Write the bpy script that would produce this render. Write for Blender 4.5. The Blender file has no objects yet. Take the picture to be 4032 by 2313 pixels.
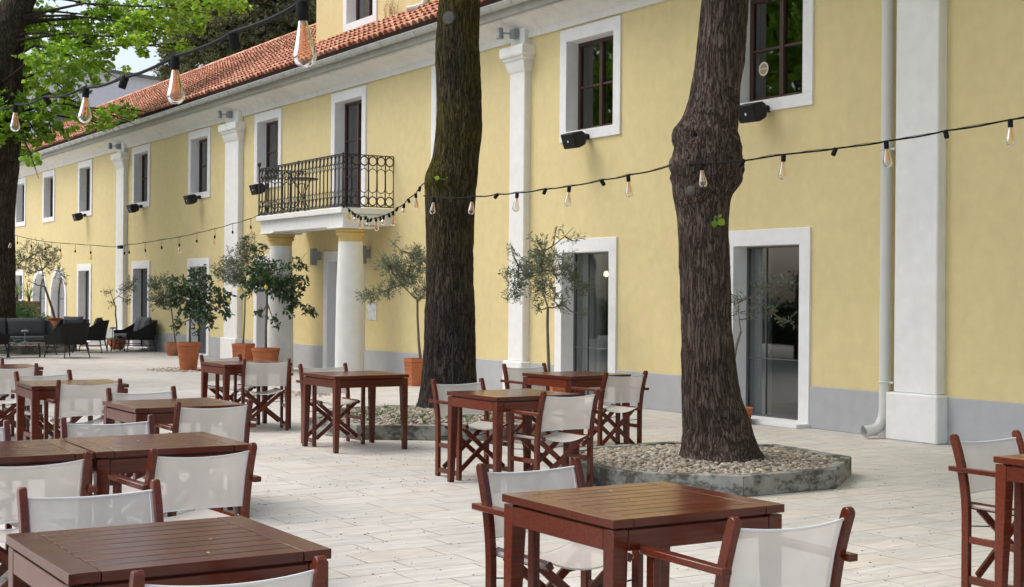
SUN_E,SKY_E,EXPO=.6,.15,.75
# measured world coordinates (metres)
TRUNK_A = [(-15.082, -3.368, 0.069, 0.441), (-15.081, -3.367, 0.158, 0.389), (-15.078, -3.361, 0.267, 0.352), (-15.077, -3.36, 0.366, 0.339), (-15.075, -3.358, 0.624, 0.32), (-15.079, -3.365, 1.119, 0.3), (-15.08, -3.368, 1.703, 0.287), (-15.079, -3.367, 2.199, 0.287), (-15.078, -3.367, 2.768, 0.302), (-15.075, -3.362, 2.892, 0.31), (-15.066, -3.348, 3.026, 0.307), (-15.053, -3.328, 3.14, 0.287), (-15.044, -3.314, 3.239, 0.275), (-15.027, -3.287, 3.522, 0.275), (-15.025, -3.284, 3.686, 0.275), (-15.025, -3.285, 3.849, 0.27), (-15.039, -3.307, 4.379, 0.263), (-15.037, -3.305, 4.676, 0.253), (-15.026, -3.288, 5.172, 0.248), (-15.018, -3.276, 5.568, 0.245), (-15.019, -3.279, 6.162, 0.233), (-15.026, -3.292, 6.856, 0.213)]
TRUNK_B = [(-9.312, -3.97, 0.081, 0.406), (-9.31, -3.966, 0.151, 0.369), (-9.315, -3.974, 0.227, 0.333), (-9.321, -3.985, 0.341, 0.304), (-9.331, -4.0, 0.449, 0.283), (-9.36, -4.046, 0.74, 0.238), (-9.374, -4.069, 1.034, 0.22), (-9.381, -4.081, 1.329, 0.212), (-9.387, -4.091, 1.613, 0.206), (-9.391, -4.099, 1.884, 0.203), (-9.396, -4.106, 2.092, 0.203), (-9.398, -4.11, 2.269, 0.21), (-9.402, -4.116, 2.394, 0.232), (-9.395, -4.106, 2.463, 0.255), (-9.387, -4.093, 2.56, 0.281), (-9.38, -4.082, 2.63, 0.295), (-9.378, -4.079, 2.682, 0.298), (-9.378, -4.078, 2.744, 0.283), (-9.38, -4.082, 2.821, 0.276), (-9.387, -4.094, 2.89, 0.272), (-9.391, -4.1, 2.949, 0.265), (-9.383, -4.088, 3.029, 0.246), (-9.371, -4.068, 3.109, 0.225), (-9.359, -4.05, 3.203, 0.213), (-9.349, -4.034, 3.296, 0.205), (-9.321, -3.99, 3.644, 0.198), (-9.302, -3.961, 4.105, 0.187), (-9.292, -3.946, 4.522, 0.18), (-9.294, -3.951, 5.146, 0.16), (-9.3, -3.961, 5.771, 0.139)]
LIND_TRUNK = [(-37.785, -3.64, -0.198, 0.405), (-37.791, -3.651, 0.113, 0.353), (-37.793, -3.655, 0.737, 0.333), (-37.794, -3.658, 1.776, 0.317), (-37.794, -3.661, 3.335, 0.317), (-37.794, -3.662, 4.063, 0.333), (-37.774, -3.631, 4.686, 0.353), (-37.764, -3.617, 5.102, 0.353), (-37.743, -3.585, 5.518, 0.353)]
LIND_STEM = [(-38.022, -3.464, 5.132, 0.278), (-37.993, -3.419, 5.657, 0.283), (-37.955, -3.36, 6.076, 0.272), (-37.951, -3.354, 6.496, 0.241), (-37.947, -3.349, 7.02, 0.189), (-37.927, -3.317, 7.544, 0.168), (-37.857, -3.209, 8.488, 0.136), (-37.705, -2.97, 9.748, 0.115), (-37.497, -2.644, 11.218, 0.094)]
LIND_LIMB = [(-37.277, -3.782, 4.848, 0.287), (-37.345, -3.891, 5.565, 0.328), (-37.413, -4.0, 6.179, 0.41), (-37.448, -4.056, 6.69, 0.451), (-37.425, -4.021, 7.296, 0.436), (-37.345, -3.895, 7.83, 0.446), (-37.185, -3.644, 8.416, 0.43), (-37.061, -3.448, 8.951, 0.41), (-36.834, -3.09, 9.775, 0.369), (-36.553, -2.647, 10.804, 0.307)]
S1 = [(-14.331, -9.118, 3.294, 0), (-12.556, -9.309, 3.112, 0), (-10.957, -9.482, 2.95, 1), (-9.401, -9.649, 2.819, 2), (-7.84, -9.817, 2.678, 1), (-6.725, -9.937, 2.584, 2), (-5.684, -10.049, 2.528, 1), (-4.775, -10.147, 2.476, 2), (-3.98, -10.233, 2.439, 1), (-3.573, -10.277, 2.429, 0)]
S2 = [(-15.005, -3.779, 2.741, 0), (-14.696, -3.811, 2.704, 1), (-13.611, -3.924, 2.649, 1), (-12.949, -3.994, 2.636, 2), (-12.485, -4.042, 2.625, 1), (-11.851, -4.108, 2.622, 2), (-11.354, -4.16, 2.618, 1), (-10.736, -4.225, 2.634, 2), (-10.25, -4.276, 2.644, 1), (-9.511, -4.353, 2.68, 0), (-9.083, -4.398, 2.659, 1), (-8.49, -4.46, 2.634, 2), (-8.232, -4.276, 2.672, 1), (-7.903, -4.043, 2.704, 2), (-7.593, -3.824, 2.747, 1), (-7.239, -3.573, 2.811, 2), (-6.864, -3.307, 2.877, 1), (-6.556, -3.089, 2.942, 2), (-6.248, -2.871, 3.024, 0)]
S3 = [(-23.265, -0.975, 3.165, 0), (-22.857, -1.111, 3.136, 2), (-22.084, -1.366, 3.013, 1), (-21.691, -1.496, 2.942, 2), (-21.357, -1.606, 2.89, 1), (-20.899, -1.758, 2.835, 2), (-20.676, -1.831, 2.801, 1), (-20.119, -2.015, 2.776, 2), (-19.935, -2.076, 2.729, 1), (-19.548, -2.204, 2.711, 2), (-19.122, -2.345, 2.701, 1), (-18.712, -2.481, 2.688, 2), (-18.389, -2.587, 2.693, 1), (-17.94, -2.736, 2.693, 2), (-17.577, -2.856, 2.708, 1), (-17.222, -2.973, 2.737, 2), (-16.718, -3.14, 2.756, 1), (-16.424, -3.237, 2.805, 2), (-15.88, -3.417, 2.836, 1), (-15.584, -3.514, 2.897, 2), (-15.169, -3.652, 2.944, 0)]
S4 = [(-26.885, -1.011, 3.158, 0), (-27.235, -1.1, 3.069, 1), (-27.841, -1.255, 2.982, 2), (-28.452, -1.411, 2.899, 1), (-29.086, -1.573, 2.824, 2), (-29.734, -1.739, 2.753, 1), (-30.393, -1.908, 2.709, 2), (-31.034, -2.072, 2.657, 1), (-31.679, -2.237, 2.628, 2), (-31.871, -2.286, 2.607, 2), (-32.036, -2.328, 2.585, 3), (-33.29, -2.649, 2.646, 1), (-33.973, -2.824, 2.685, 2), (-34.658, -2.999, 2.721, 1), (-35.337, -3.173, 2.768, 2), (-36.017, -3.346, 2.848, 1), (-36.717, -3.525, 2.942, 2), (-37.057, -3.612, 2.984, 1), (-37.18, -3.644, 3.001, 0)]
TREES={
'p7': dict(trunk=[(-21.105, -0.479, 0.442), (-21.122, -0.507, 0.744), (-21.134, -0.527, 1.146), (-21.137, -0.532, 1.448)], blobs=[(-21.316, -1.005, 2.046, 0.242, 0.181, 1), (-21.236, -0.819, 1.848, 0.262, 0.221, 1), (-21.271, -0.62, 1.891, 0.221, 0.221, 1), (-21.195, -0.595, 2.233, 0.201, 0.141, 1), (-21.04, -0.518, 2.091, 0.181, 0.201, 1), (-21.553, -1.217, 1.543, 0.211, 0.141, 1), (-21.402, -0.957, 1.625, 0.141, 0.141, 1), (-21.005, -0.465, 1.63, 0.221, 0.181, 1), (-21.35, -0.855, 2.392, 0.036, 0.181, 0.35)]),
'p8': dict(trunk=[(-16.535, -0.917, 0.229), (-16.533, -0.915, 0.479), (-16.543, -0.932, 0.897), (-16.547, -0.938, 1.147), (-16.545, -0.935, 1.381)], blobs=[(-16.487, -1.075, 1.895, 0.317, 0.284, 1.3), (-16.748, -1.302, 1.861, 0.217, 0.217, 1), (-16.805, -1.342, 1.577, 0.167, 0.134, 1), (-16.561, -0.988, 2.114, 0.2, 0.134, 1), (-16.626, -1.047, 2.281, 0.117, 0.075, 1), (-16.442, -0.684, 1.951, 0.2, 0.217, 1), (-16.384, -0.518, 1.685, 0.192, 0.167, 1), (-16.415, -0.778, 1.433, 0.117, 0.1, 0.8), (-16.633, -1.053, 1.379, 0.075, 0.083, 0.8), (-16.428, -0.738, 2.384, 0.042, 0.15, 0.3), (-16.321, -0.629, 2.318, 0.117, 0.083, 0.4), (-16.459, -0.879, 2.415, 0.083, 0.083, 0.3), (-16.319, -0.518, 1.284, 0.067, 0.067, 0.3), (-16.796, -1.372, 2.144, 0.1, 0.083, 0.6), (-16.534, -1.001, 1.631, 0.234, 0.15, 1)]),
'p3': dict(trunk=[(-27.337, -2.33, 0.519), (-27.337, -2.332, 0.732), (-27.336, -2.33, 1.017)], blobs=[(-27.431, -2.203, 1.683, 0.38, 0.285, 1.3), (-27.437, -2.445, 1.443, 0.285, 0.285, 1.3), (-27.214, -2.154, 1.256, 0.308, 0.261, 1.2), (-27.064, -1.79, 1.449, 0.214, 0.237, 1), (-26.914, -1.745, 1.142, 0.095, 0.142, 1), (-27.489, -2.521, 0.943, 0.13, 0.13, 1), (-27.47, -2.582, 1.726, 0.166, 0.142, 1), (-27.193, -2.241, 1.966, 0.178, 0.119, 1), (-27.274, -2.203, 0.852, 0.095, 0.142, 0.7), (-27.192, -1.987, 1.019, 0.142, 0.142, 1)]),
'p4': dict(trunk=[(-33.704, -0.443, 0.297), (-33.725, -0.477, 0.602), (-33.746, -0.511, 0.892), (-33.758, -0.53, 1.125)], blobs=[(-33.848, -0.818, 1.791, 0.262, 0.204, 1), (-33.873, -0.628, 1.444, 0.349, 0.262, 1), (-33.907, -0.855, 1.413, 0.233, 0.131, 1), (-33.976, -0.771, 1.209, 0.233, 0.102, 0.7), (-34.032, -0.906, 1.732, 0.145, 0.145, 0.6), (-33.72, -0.564, 1.852, 0.175, 0.145, 0.8)]),
'p5': dict(trunk=[(-28.903, -0.585, 0.445), (-28.888, -0.563, 0.984), (-28.883, -0.556, 1.522)], blobs=[(-29.177, -0.784, 2.059, 0.384, 0.269, 1), (-28.925, -0.533, 2.266, 0.307, 0.359, 1), (-28.914, -0.567, 2.624, 0.115, 0.205, 0.8), (-29.088, -0.848, 2.416, 0.056, 0.231, 0.3), (-28.807, -0.447, 2.599, 0.072, 0.205, 0.4), (-29.083, -0.737, 1.854, 0.282, 0.179, 1), (-29.257, -1.077, 2.055, 0.102, 0.154, 0.6)]),
'p6': dict(trunk=[(-26.15, -1.201, 0.424), (-26.148, -1.199, 0.912), (-26.135, -1.179, 1.345)], blobs=[(-25.946, -1.235, 1.992, 0.477, 0.238, 1.3), (-26.345, -1.3, 1.778, 0.325, 0.26, 1.2), (-25.993, -1.028, 1.737, 0.368, 0.26, 1.4), (-25.897, -0.812, 1.565, 0.26, 0.26, 1.2), (-25.744, -0.698, 2.15, 0.206, 0.13, 0.8), (-25.784, -0.583, 1.784, 0.108, 0.173, 0.7), (-25.684, -0.528, 1.2, 0.162, 0.141, 0.7), (-25.919, -0.754, 1.24, 0.119, 0.13, 1), (-26.03, -1.076, 1.0, 0.152, 0.13, 0.6), (-26.246, -1.334, 1.149, 0.173, 0.097, 0.6), (-26.329, -1.513, 1.689, 0.141, 0.217, 1), (-26.195, -1.251, 2.363, 0.119, 0.217, 0.6), (-26.265, -1.43, 2.49, 0.076, 0.173, 0.4), (-26.363, -1.575, 2.598, 0.054, 0.13, 0.35)]),
'p9': dict(trunk=[(-13.186, -0.437, 0.092), (-13.185, -0.437, 0.734), (-13.167, -0.408, 0.949), (-13.139, -0.365, 1.13)], blobs=[(-13.181, -0.379, 1.476, 0.115, 0.181, 0.5), (-13.01, -0.076, 1.677, 0.181, 0.148, 0.6), (-12.843, 0.122, 1.744, 0.148, 0.099, 0.6), (-13.0, -0.016, 1.396, 0.165, 0.115, 0.5), (-12.801, 0.088, 1.267, 0.148, 0.082, 0.5), (-13.106, -0.248, 1.345, 0.099, 0.082, 0.5)]),
'p2': dict(trunk=[(-38.008, -0.613, 0.268), (-38.006, -0.61, 0.62), (-38.024, -0.64, 0.973), (-38.019, -0.633, 1.165)], blobs=[(-38.039, -0.775, 1.549, 0.176, 0.112, 0.5), (-38.001, -0.367, 1.617, 0.273, 0.144, 0.6), (-37.812, -0.264, 1.746, 0.176, 0.224, 0.6), (-38.095, -0.724, 1.228, 0.144, 0.08, 0.3), (-37.922, -0.324, 1.328, 0.176, 0.112, 0.4)]),
'p1': dict(trunk=[(-38.591, -2.087, 0.748), (-38.647, -2.176, 1.124), (-38.713, -2.282, 1.488), (-38.753, -2.345, 1.682)], blobs=[(-39.026, -2.452, 2.61, 0.608, 0.292, 0.7), (-39.169, -2.82, 2.385, 0.341, 0.292, 0.7), (-38.542, -2.237, 2.387, 0.268, 0.243, 0.7), (-38.813, -2.548, 2.166, 0.438, 0.219, 0.7), (-38.477, -2.061, 2.098, 0.195, 0.195, 0.5), (-38.417, -1.883, 1.905, 0.122, 0.158, 0.4), (-39.139, -3.062, 2.21, 0.195, 0.195, 0.7), (-39.011, -2.64, 1.801, 0.17, 0.073, 0.3)]),
}
LIND= [(-39.784, -2.69, 9.069, 0.94, 0.73), (-37.565, -2.283, 8.279, 1.04, 0.57), (-36.007, -1.68, 8.568, 0.94, 0.57), (-38.978, -2.869, 7.838, 0.83, 0.62), (-35.008, -3.034, 7.075, 0.94, 0.52), (-35.663, -1.975, 7.769, 0.94, 0.52), (-35.263, -1.183, 8.604, 0.83, 0.47), (-33.985, -1.47, 7.723, 0.73, 0.39), (-33.528, -0.725, 8.468, 0.83, 0.42), (-36.793, 0.156, 8.472, 0.62, 0.36), (-35.086, 0.65, 8.94, 0.73, 0.36), (-33.398, 0.662, 8.906, 0.62, 0.31), (-34.536, 0.138, 8.329, 0.57, 0.29), (-37.564, -1.223, 7.48, 0.73, 0.36), (-37.87, -2.193, 6.952, 0.83, 0.36), (-39.838, -2.66, 7.039, 0.73, 0.47), (-36.339, -2.983, 6.142, 0.83, 0.36), (-36.96, -3.327, 5.772, 0.73, 0.42), (-37.158, -2.47, 5.748, 0.57, 0.26), (-34.32, -1.897, 5.862, 0.52, 0.29), (-35.778, -1.057, 6.23, 0.26, 0.23), (-35.301, -2.11, 5.797, 0.42, 0.23), (-38.426, -3.185, 5.341, 0.52, 0.29), (-35.351, -3.506, 4.767, 0.26, 0.15), (-36.947, -2.121, 6.482, 0.36, 0.23), (-40.532, -3.689, 8.416, 0.94, 0.94), (-36.67, -4.558, 5.756, 0.83, 0.83), (-37.589, -1.767, 9.879, 2.08, 0.62), (-36.263, 0.185, 9.986, 1.66, 0.52), (-38.915, -3.523, 9.903, 1.25, 0.83), (-39.811, -3.007, 9.477, 0.62, 0.42), (-38.651, -3.149, 7.338, 0.62, 0.42), (-36.832, -3.057, 5.574, 0.62, 0.29), (-36.983, -3.722, 6.358, 0.42, 0.42), (-34.411, -1.14, 8.17, 0.62, 0.42), (-35.732, -2.454, 7.428, 0.73, 0.42), (-35.083, 1.634, 9.001, 0.31, 0.19), (-34.305, -0.25, 7.746, 0.42, 0.21)]
CONIF= [(-59.779, 11.224, 13.525, 2.01, 1.28), (-60.361, 13.389, 14.222, 1.83, 1.28), (-61.505, 10.175, 12.771, 1.28, 0.91), (-63.01, 9.761, 12.392, 0.91, 0.73), (-60.31, 10.871, 12.306, 1.28, 0.73), (-59.779, 12.184, 12.905, 1.64, 0.73), (-60.147, 14.298, 13.362, 1.1, 0.73), (-61.873, 9.919, 13.896, 1.1, 1.1), (-61.289, 10.837, 15.001, 1.64, 1.1), (-59.455, 12.223, 15.388, 2.01, 1.1), (-57.969, 13.332, 14.541, 1.28, 1.1), (-62.024, 12.067, 17.328, 1.64, 1.1), (-59.136, 11.878, 18.154, 1.1, 1.1), (-63.439, 9.341, 11.668, 0.55, 0.37), (-61.558, 9.64, 11.453, 0.55, 0.37), (-63.654, 9.595, 12.839, 0.55, 0.55), (-58.744, 14.269, 13.694, 0.91, 1.1), (-61.037, 13.648, 17.158, 1.28, 1.1), (-60.843, 11.825, 14.308, 1.46, 1.1), (-60.712, 10.258, 13.386, 1.28, 1.1), (-60.577, 13.29, 13.322, 1.46, 0.91), (-59.801, 14.14, 14.031, 1.1, 1.1), (-61.597, 11.353, 13.273, 1.46, 0.91), (-61.939, 9.573, 12.956, 0.73, 0.73)]
LEMONS= [((-25.729, -1.379, 1.668), 'pale lemon in the middle of the largest lemon tree'), ((-26.735, -1.753, 1.399), 'pale lemon at the right end of the lemon tree in the stepped pot'), ((-27.117, -2.264, 0.868), 'yellow lemon hanging low among leaves under the lemon tree in the stepped pot'), ((-26.15, -1.765, 1.609), 'pale lemon on the left side of the largest lemon tree')]
import bpy, bmesh, math, random
from mathutils import Vector, Matrix, noise, Quaternion
scene=bpy.context.scene
COL=scene.collection
R=random.Random(11)
pi=math.pi

# ------------------------------------------------------------------ helpers
class MB:
    def __init__(s): s.v=[]; s.f=[]
    def add(s,vs,fs):
        o=len(s.v); s.v.extend([tuple(v) for v in vs]); s.f.extend([tuple(i+o for i in f) for f in fs]); return s
    def box(s,x0,x1,y0,y1,z0,z1,M=None):
        vs=[Vector((x,y,z)) for z in (z0,z1) for y in (y0,y1) for x in (x0,x1)]
        if M is not None: vs=[M@v for v in vs]
        return s.add(vs,[(0,2,3,1),(4,5,7,6),(0,1,5,4),(2,6,7,3),(0,4,6,2),(1,3,7,5)])
    def beam(s,p0,p1,w,h,up=(0,0,1),w1=None,h1=None):
        p0=Vector(p0);p1=Vector(p1);d=(p1-p0).normalized();u=Vector(up)
        if abs(d.dot(u))>.98: u=Vector((1,0,0)) if abs(d.x)<.9 else Vector((0,1,0))
        a=d.cross(u).normalized(); b=a.cross(d).normalized(); w1=w if w1 is None else w1; h1=h if h1 is None else h1
        vs=[]
        for p,ww,hh in ((p0,w,h),(p1,w1,h1)):
            vs+=[p-a*ww/2-b*hh/2,p+a*ww/2-b*hh/2,p+a*ww/2+b*hh/2,p-a*ww/2+b*hh/2]
        return s.add(vs,[(0,3,2,1),(4,5,6,7),(0,1,5,4),(1,2,6,5),(2,3,7,6),(3,0,4,7)])
    def sweep(s,pts,sec,cap=True):
        # pts: points in a plane-ish path; sec: list of (ax vector,b vector) rectangular section given as list of offset vectors per point
        n=len(sec[0]); vs=[]
        for p,o in zip(pts,sec): vs+=[Vector(p)+Vector(q) for q in o]
        fs=[]
        for i in range(len(pts)-1):
            for j in range(n): fs.append((i*n+j,i*n+(j+1)%n,(i+1)*n+(j+1)%n,(i+1)*n+j))
        if cap: fs+= [tuple(range(n-1,-1,-1)),tuple(range((len(pts)-1)*n,len(pts)*n))]
        return s.add(vs,fs)
    def tube(s,pts,r,n=8,cap=True):
        pts=[Vector(p) for p in pts]; rr=r if isinstance(r,(list,tuple)) else [r]*len(pts)
        vs=[]; ref=None
        for i,p in enumerate(pts):
            d=(pts[min(i+1,len(pts)-1)]-pts[max(i-1,0)])
            d=d.normalized() if d.length>1e-9 else Vector((0,0,1))
            if ref is None:
                ref=Vector((1,0,0)) if abs(d.x)<.8 else Vector((0,1,0))
            a=(ref-d*ref.dot(d)).normalized(); b=d.cross(a); ref=a
            for j in range(n):
                t=2*pi*j/n; vs.append(p+(a*math.cos(t)+b*math.sin(t))*rr[i])
        fs=[]
        for i in range(len(pts)-1):
            for j in range(n): fs.append((i*n+j,i*n+(j+1)%n,(i+1)*n+(j+1)%n,(i+1)*n+j))
        if cap: fs+=[tuple(range(n-1,-1,-1)),tuple(range((len(pts)-1)*n,len(pts)*n))]
        return s.add(vs,fs)
    def lathe(s,prof,n=24,c=(0,0,0),rot=0,cap=True,M=None):
        vs=[]
        for r,z in prof:
            for j in range(n):
                t=2*pi*j/n+rot; v=Vector((c[0]+r*math.cos(t),c[1]+r*math.sin(t),c[2]+z)); vs.append(M@v if M is not None else v)
        fs=[]
        for i in range(len(prof)-1):
            for j in range(n): fs.append((i*n+j,i*n+(j+1)%n,(i+1)*n+(j+1)%n,(i+1)*n+j))
        if cap: fs+=[tuple(range(n-1,-1,-1)),tuple(range((len(prof)-1)*n,len(prof)*n))]
        return s.add(vs,fs)
    def extrude_x(s,prof,x0,x1):
        n=len(prof); vs=[(x0,y,z) for y,z in prof]+[(x1,y,z) for y,z in prof]
        return s.add(vs,[(i,(i+1)%n,n+(i+1)%n,n+i) for i in range(n)]+[tuple(range(n-1,-1,-1)),tuple(range(n,2*n))])
    def leaf(s,p,d,side,L,W,fold=.25,curl=.15):
        nrm=d.cross(side).normalized()
        a=p+d*L*.32; b=p+d*L*.68-nrm*curl*L*.3; t=p+d*L-nrm*curl*L
        sl=side*W*.5
        vs=[p,a+sl*.95+nrm*fold*W*.5,b+sl*.75+nrm*fold*W*.4,t,b-sl*.75+nrm*fold*W*.4,a-sl*.95+nrm*fold*W*.5,(a+b)/2]
        return s.add(vs,[(0,6,2,1),(6,3,2),(0,5,4,6),(6,4,3)])
    def leaf2(s,p,d,side,L,W):
        m=p+d*L*.5; nrm=d.cross(side)
        return s.add([p,m+side*W*.5+nrm*W*.12,p+d*L,m-side*W*.5+nrm*W*.12],[(0,1,2),(0,2,3)])
    def build(s,name,mat,parent=None,smooth=None,bevel=0,loc=None,seg=1,fix=False):
        me=bpy.data.meshes.new(name)
        me.from_pydata([tuple(v) for v in s.v],[],s.f)
        if bevel or fix:
            bm=bmesh.new(); bm.from_mesh(me)
            if fix: bmesh.ops.recalc_face_normals(bm,faces=bm.faces)
            if bevel:
                es=[e for e in bm.edges if len(e.link_faces)==2 and e.calc_face_angle(0)>.6]
                bmesh.ops.bevel(bm,geom=es,offset=bevel,segments=seg,affect='EDGES',profile=.5,clamp_overlap=True)
            bm.to_mesh(me); bm.free()
        if smooth is not None:
            me.polygons.foreach_set('use_smooth',[True]*len(me.polygons))
            if smooth<179: me.set_sharp_from_angle(angle=math.radians(smooth))
        me.update()
        if mat: me.materials.append(mat)
        o=bpy.data.objects.new(name,me); COL.objects.link(o)
        if parent is not None: o.parent=parent
        if loc is not None: o.location=loc
        return o
def tag(o,label=None,cat=None,group=None,kind=None):
    if label: o['label']=label
    if cat: o['category']=cat
    if group: o['group']=group
    if kind: o['kind']=kind
    return o
def thing(name,label,cat,loc=(0,0,0),rz=0,group=None):
    o=bpy.data.objects.new(name,None); COL.objects.link(o); o.location=loc; o.rotation_euler=(0,0,rz); o.empty_display_size=.1
    return tag(o,label,cat,group)
def copy_tree(o,parent=None):
    c=o.copy(); COL.objects.link(c)
    if parent is not None: c.parent=parent
    for ch in list(o.children): copy_tree(ch,c)
    return c
def place(proto,used,label,loc,rz,group=None):
    o=proto if not used else copy_tree(proto)
    used.append(1); o.location=loc; o.rotation_euler=(0,0,rz); o['label']=label
    if group: o['group']=group
    return o

# ------------------------------------------------------------------ materials
class NT:
    def __init__(s,name):
        s.m=bpy.data.materials.new(name); s.m.use_nodes=True; s.t=s.m.node_tree; s.t.nodes.clear()
        s.out=s.t.nodes.new('ShaderNodeOutputMaterial'); s.co=s.t.nodes.new('ShaderNodeTexCoord')
    def n(s,typ,**kw):
        nd=s.t.nodes.new(typ)
        for k,v in kw.items():
            if k.startswith('i_'): s.set(nd.inputs[k[2:].replace('_',' ')],v)
            elif k.startswith('n_'): s.set(nd.inputs[int(k[2:])],v)
            else: setattr(nd,k,v)
        return nd
    def set(s,inp,v):
        if isinstance(v,bpy.types.NodeSocket): s.t.links.new(v,inp)
        else: inp.default_value=v
    def mapping(s,scale=(1,1,1),rot=(0,0,0),src='Object'):
        m=s.n('ShaderNodeMapping'); s.set(m.inputs[0],s.co.outputs[src]); m.inputs['Scale'].default_value=scale; m.inputs['Rotation'].default_value=rot; return m.outputs[0]
    def noise(s,vec,scale=5,detail=4,rough=.55,dist=0):
        return s.n('ShaderNodeTexNoise',i_Vector=vec,i_Scale=scale,i_Detail=detail,i_Roughness=rough,i_Distortion=dist).outputs['Fac']
    def rng(s,v,a,b,lo=0,hi=1):
        return s.n('ShaderNodeMapRange',n_0=v,n_1=lo,n_2=hi,n_3=a,n_4=b).outputs[0]
    def math(s,op,a,b=0):
        return s.n('ShaderNodeMath',operation=op,n_0=a,n_1=b).outputs[0]
    def mix(s,f,a,b,mode='MIX'):
        nd=s.n('ShaderNodeMix',data_type='RGBA',blend_type=mode)
        s.set(nd.inputs['Factor'],f); s.set(nd.inputs[6],a); s.set(nd.inputs[7],b); return nd.outputs[2]
    def ramp(s,v,*st):
        nd=s.n('ShaderNodeValToRGB',n_0=v); e=nd.color_ramp.elements
        while len(e)<len(st): e.new(.5)
        for el,(p,c) in zip(e,st): el.position=p; el.color=c4(c)
        return nd.outputs[0]
    def bump(s,h,st=.3,d=.02,prev=None):
        nd=s.n('ShaderNodeBump',i_Height=h,i_Strength=st,i_Distance=d)
        if prev is not None: s.set(nd.inputs['Normal'],prev)
        return nd.outputs[0]
    def bsdf(s,col,rough=.6,normal=None,metal=0,spec=.5,coat=0):
        b=s.n('ShaderNodeBsdfPrincipled'); s.set(b.inputs['Base Color'],col); s.set(b.inputs['Roughness'],rough)
        b.inputs['Metallic'].default_value=metal; b.inputs['Specular IOR Level'].default_value=spec; b.inputs['Coat Weight'].default_value=coat; b.inputs['Coat Roughness'].default_value=.15
        if normal is not None: s.set(b.inputs['Normal'],normal)
        return b.outputs[0]
    def done(s,sh): s.t.links.new(sh,s.out.inputs[0]); return s.m
def c4(c): return (c[0],c[1],c[2],1) if not isinstance(c,(int,float)) else (c,c,c,1)
def simple(name,col,rough=.6,var=.15,scale=6,bump=.1,bscale=60,metal=0,spec=.5,stretch=(1,1,1),orand=0,bd=.004,coat=0):
    t=NT(name); v=t.mapping(stretch); n=t.noise(v,scale,5)
    f=t.rng(n,1-var,1+var,.25,.75)
    if orand:
        oi=t.n('ShaderNodeObjectInfo'); f=t.math('MULTIPLY',f,t.rng(oi.outputs['Random'],1-orand,1+orand))
    col=t.mix(1,c4(col),f,'MULTIPLY')
    nb=t.bump(t.noise(v,bscale,3),bump,bd) if bump else None
    return t.done(t.bsdf(col,rough,nb,metal,spec,coat))
def plaster(name,col,var=.08,stain=.12,stcol=(.45,.42,.34),rough=.85):
    t=NT(name); v=t.mapping(); n1=t.noise(v,.7,6,.6); n2=t.noise(v,6,5)
    vs=t.mapping((3,3,.35)); n3=t.noise(vs,1.3,5,.6)
    col=t.mix(1,c4(col),t.rng(n1,1-var,1+var*.6,.3,.7),'MULTIPLY')
    col=t.mix(1,col,t.rng(n2,.95,1.04,.3,.7),'MULTIPLY')
    col=t.mix(t.rng(n3,0,stain,.55,.8),col,c4(stcol))
    b=t.bump(t.noise(v,55,4,.6),.35,.006); b=t.bump(n2,.15,.02,b)
    return t.done(t.bsdf(col,rough,b,spec=.2))
def leafmat(name,c1,c2,trans=.35,rough=.45,spec=.4):
    t=NT(name); g=t.n('ShaderNodeNewGeometry'); rnd=g.outputs['Random Per Island']
    col=t.mix(rnd,c4(c1),c4(c2)); n=t.noise(t.mapping(),1.1,2)
    col=t.mix(1,col,t.rng(n,.65,1.3,.3,.7),'MULTIPLY')
    col=t.mix(t.rng(g.outputs['Backfacing'],0,.3),col,c4([min(1,x*1.4+.02) for x in c1]))
    b=t.bsdf(col,rough,None,spec=spec)
    tr=t.n('ShaderNodeBsdfTranslucent'); t.set(tr.inputs[0],t.mix(1,col,(1.25,1.3,.7,1),'MULTIPLY'))
    mx=t.n('ShaderNodeMixShader',n_0=trans); t.set(mx.inputs[1],b); t.set(mx.inputs[2],tr.outputs[0])
    return t.done(mx.outputs[0])
def bark(name,c1,c2,moss=None,mz=(0,1),scale=1):
    t=NT(name); v=t.mapping((1,1,.10)); v2=t.mapping((1,1,.28))
    wv=t.n('ShaderNodeTexNoise',i_Vector=t.mapping((1,1,.5)),i_Scale=5*scale,i_Detail=3)
    add=t.n('ShaderNodeVectorMath',operation='ADD'); sc=t.n('ShaderNodeVectorMath',operation='SCALE'); t.set(sc.inputs[0],wv.outputs['Color']); sc.inputs['Scale'].default_value=.06
    t.set(add.inputs[0],v); t.set(add.inputs[1],sc.outputs[0])
    na=t.noise(add.outputs[0],38*scale,5,.62); rid=t.math('ABSOLUTE',t.math('SUBTRACT',na,.5)); h=t.rng(rid,0,1,.0,.075)
    n1=t.noise(v2,26*scale,6,.65); n0=t.noise(t.mapping(),1.6,4); nh=t.noise(t.mapping((1,1,.6)),45*scale,4,.6)
    hh=t.math('MULTIPLY',h,t.rng(n1,.35,1.25,.3,.7))
    col=t.mix(t.rng(hh,0,1,.0,.7),c4([x*.33 for x in c1]),t.mix(t.rng(nh,0,1,.3,.7),c4(c1),c4(c2)))
    col=t.mix(1,col,t.rng(n0,.72,1.22,.3,.7),'MULTIPLY')
    if moss:
        sx=t.n('ShaderNodeSeparateXYZ'); t.set(sx.inputs[0],t.co.outputs['Object'])
        g=t.math('MULTIPLY',t.rng(sx.outputs[2],0,1,*mz),t.rng(n0,.25,.95,.38,.60))
        col=t.mix(g,col,t.mix(1,c4(moss),t.rng(hh,.35,1.25),'MULTIPLY'))
    b=t.bump(hh,1,.02); b=t.bump(nh,.5,.008,b)
    return t.done(t.bsdf(col,.9,b,spec=.12))

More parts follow.
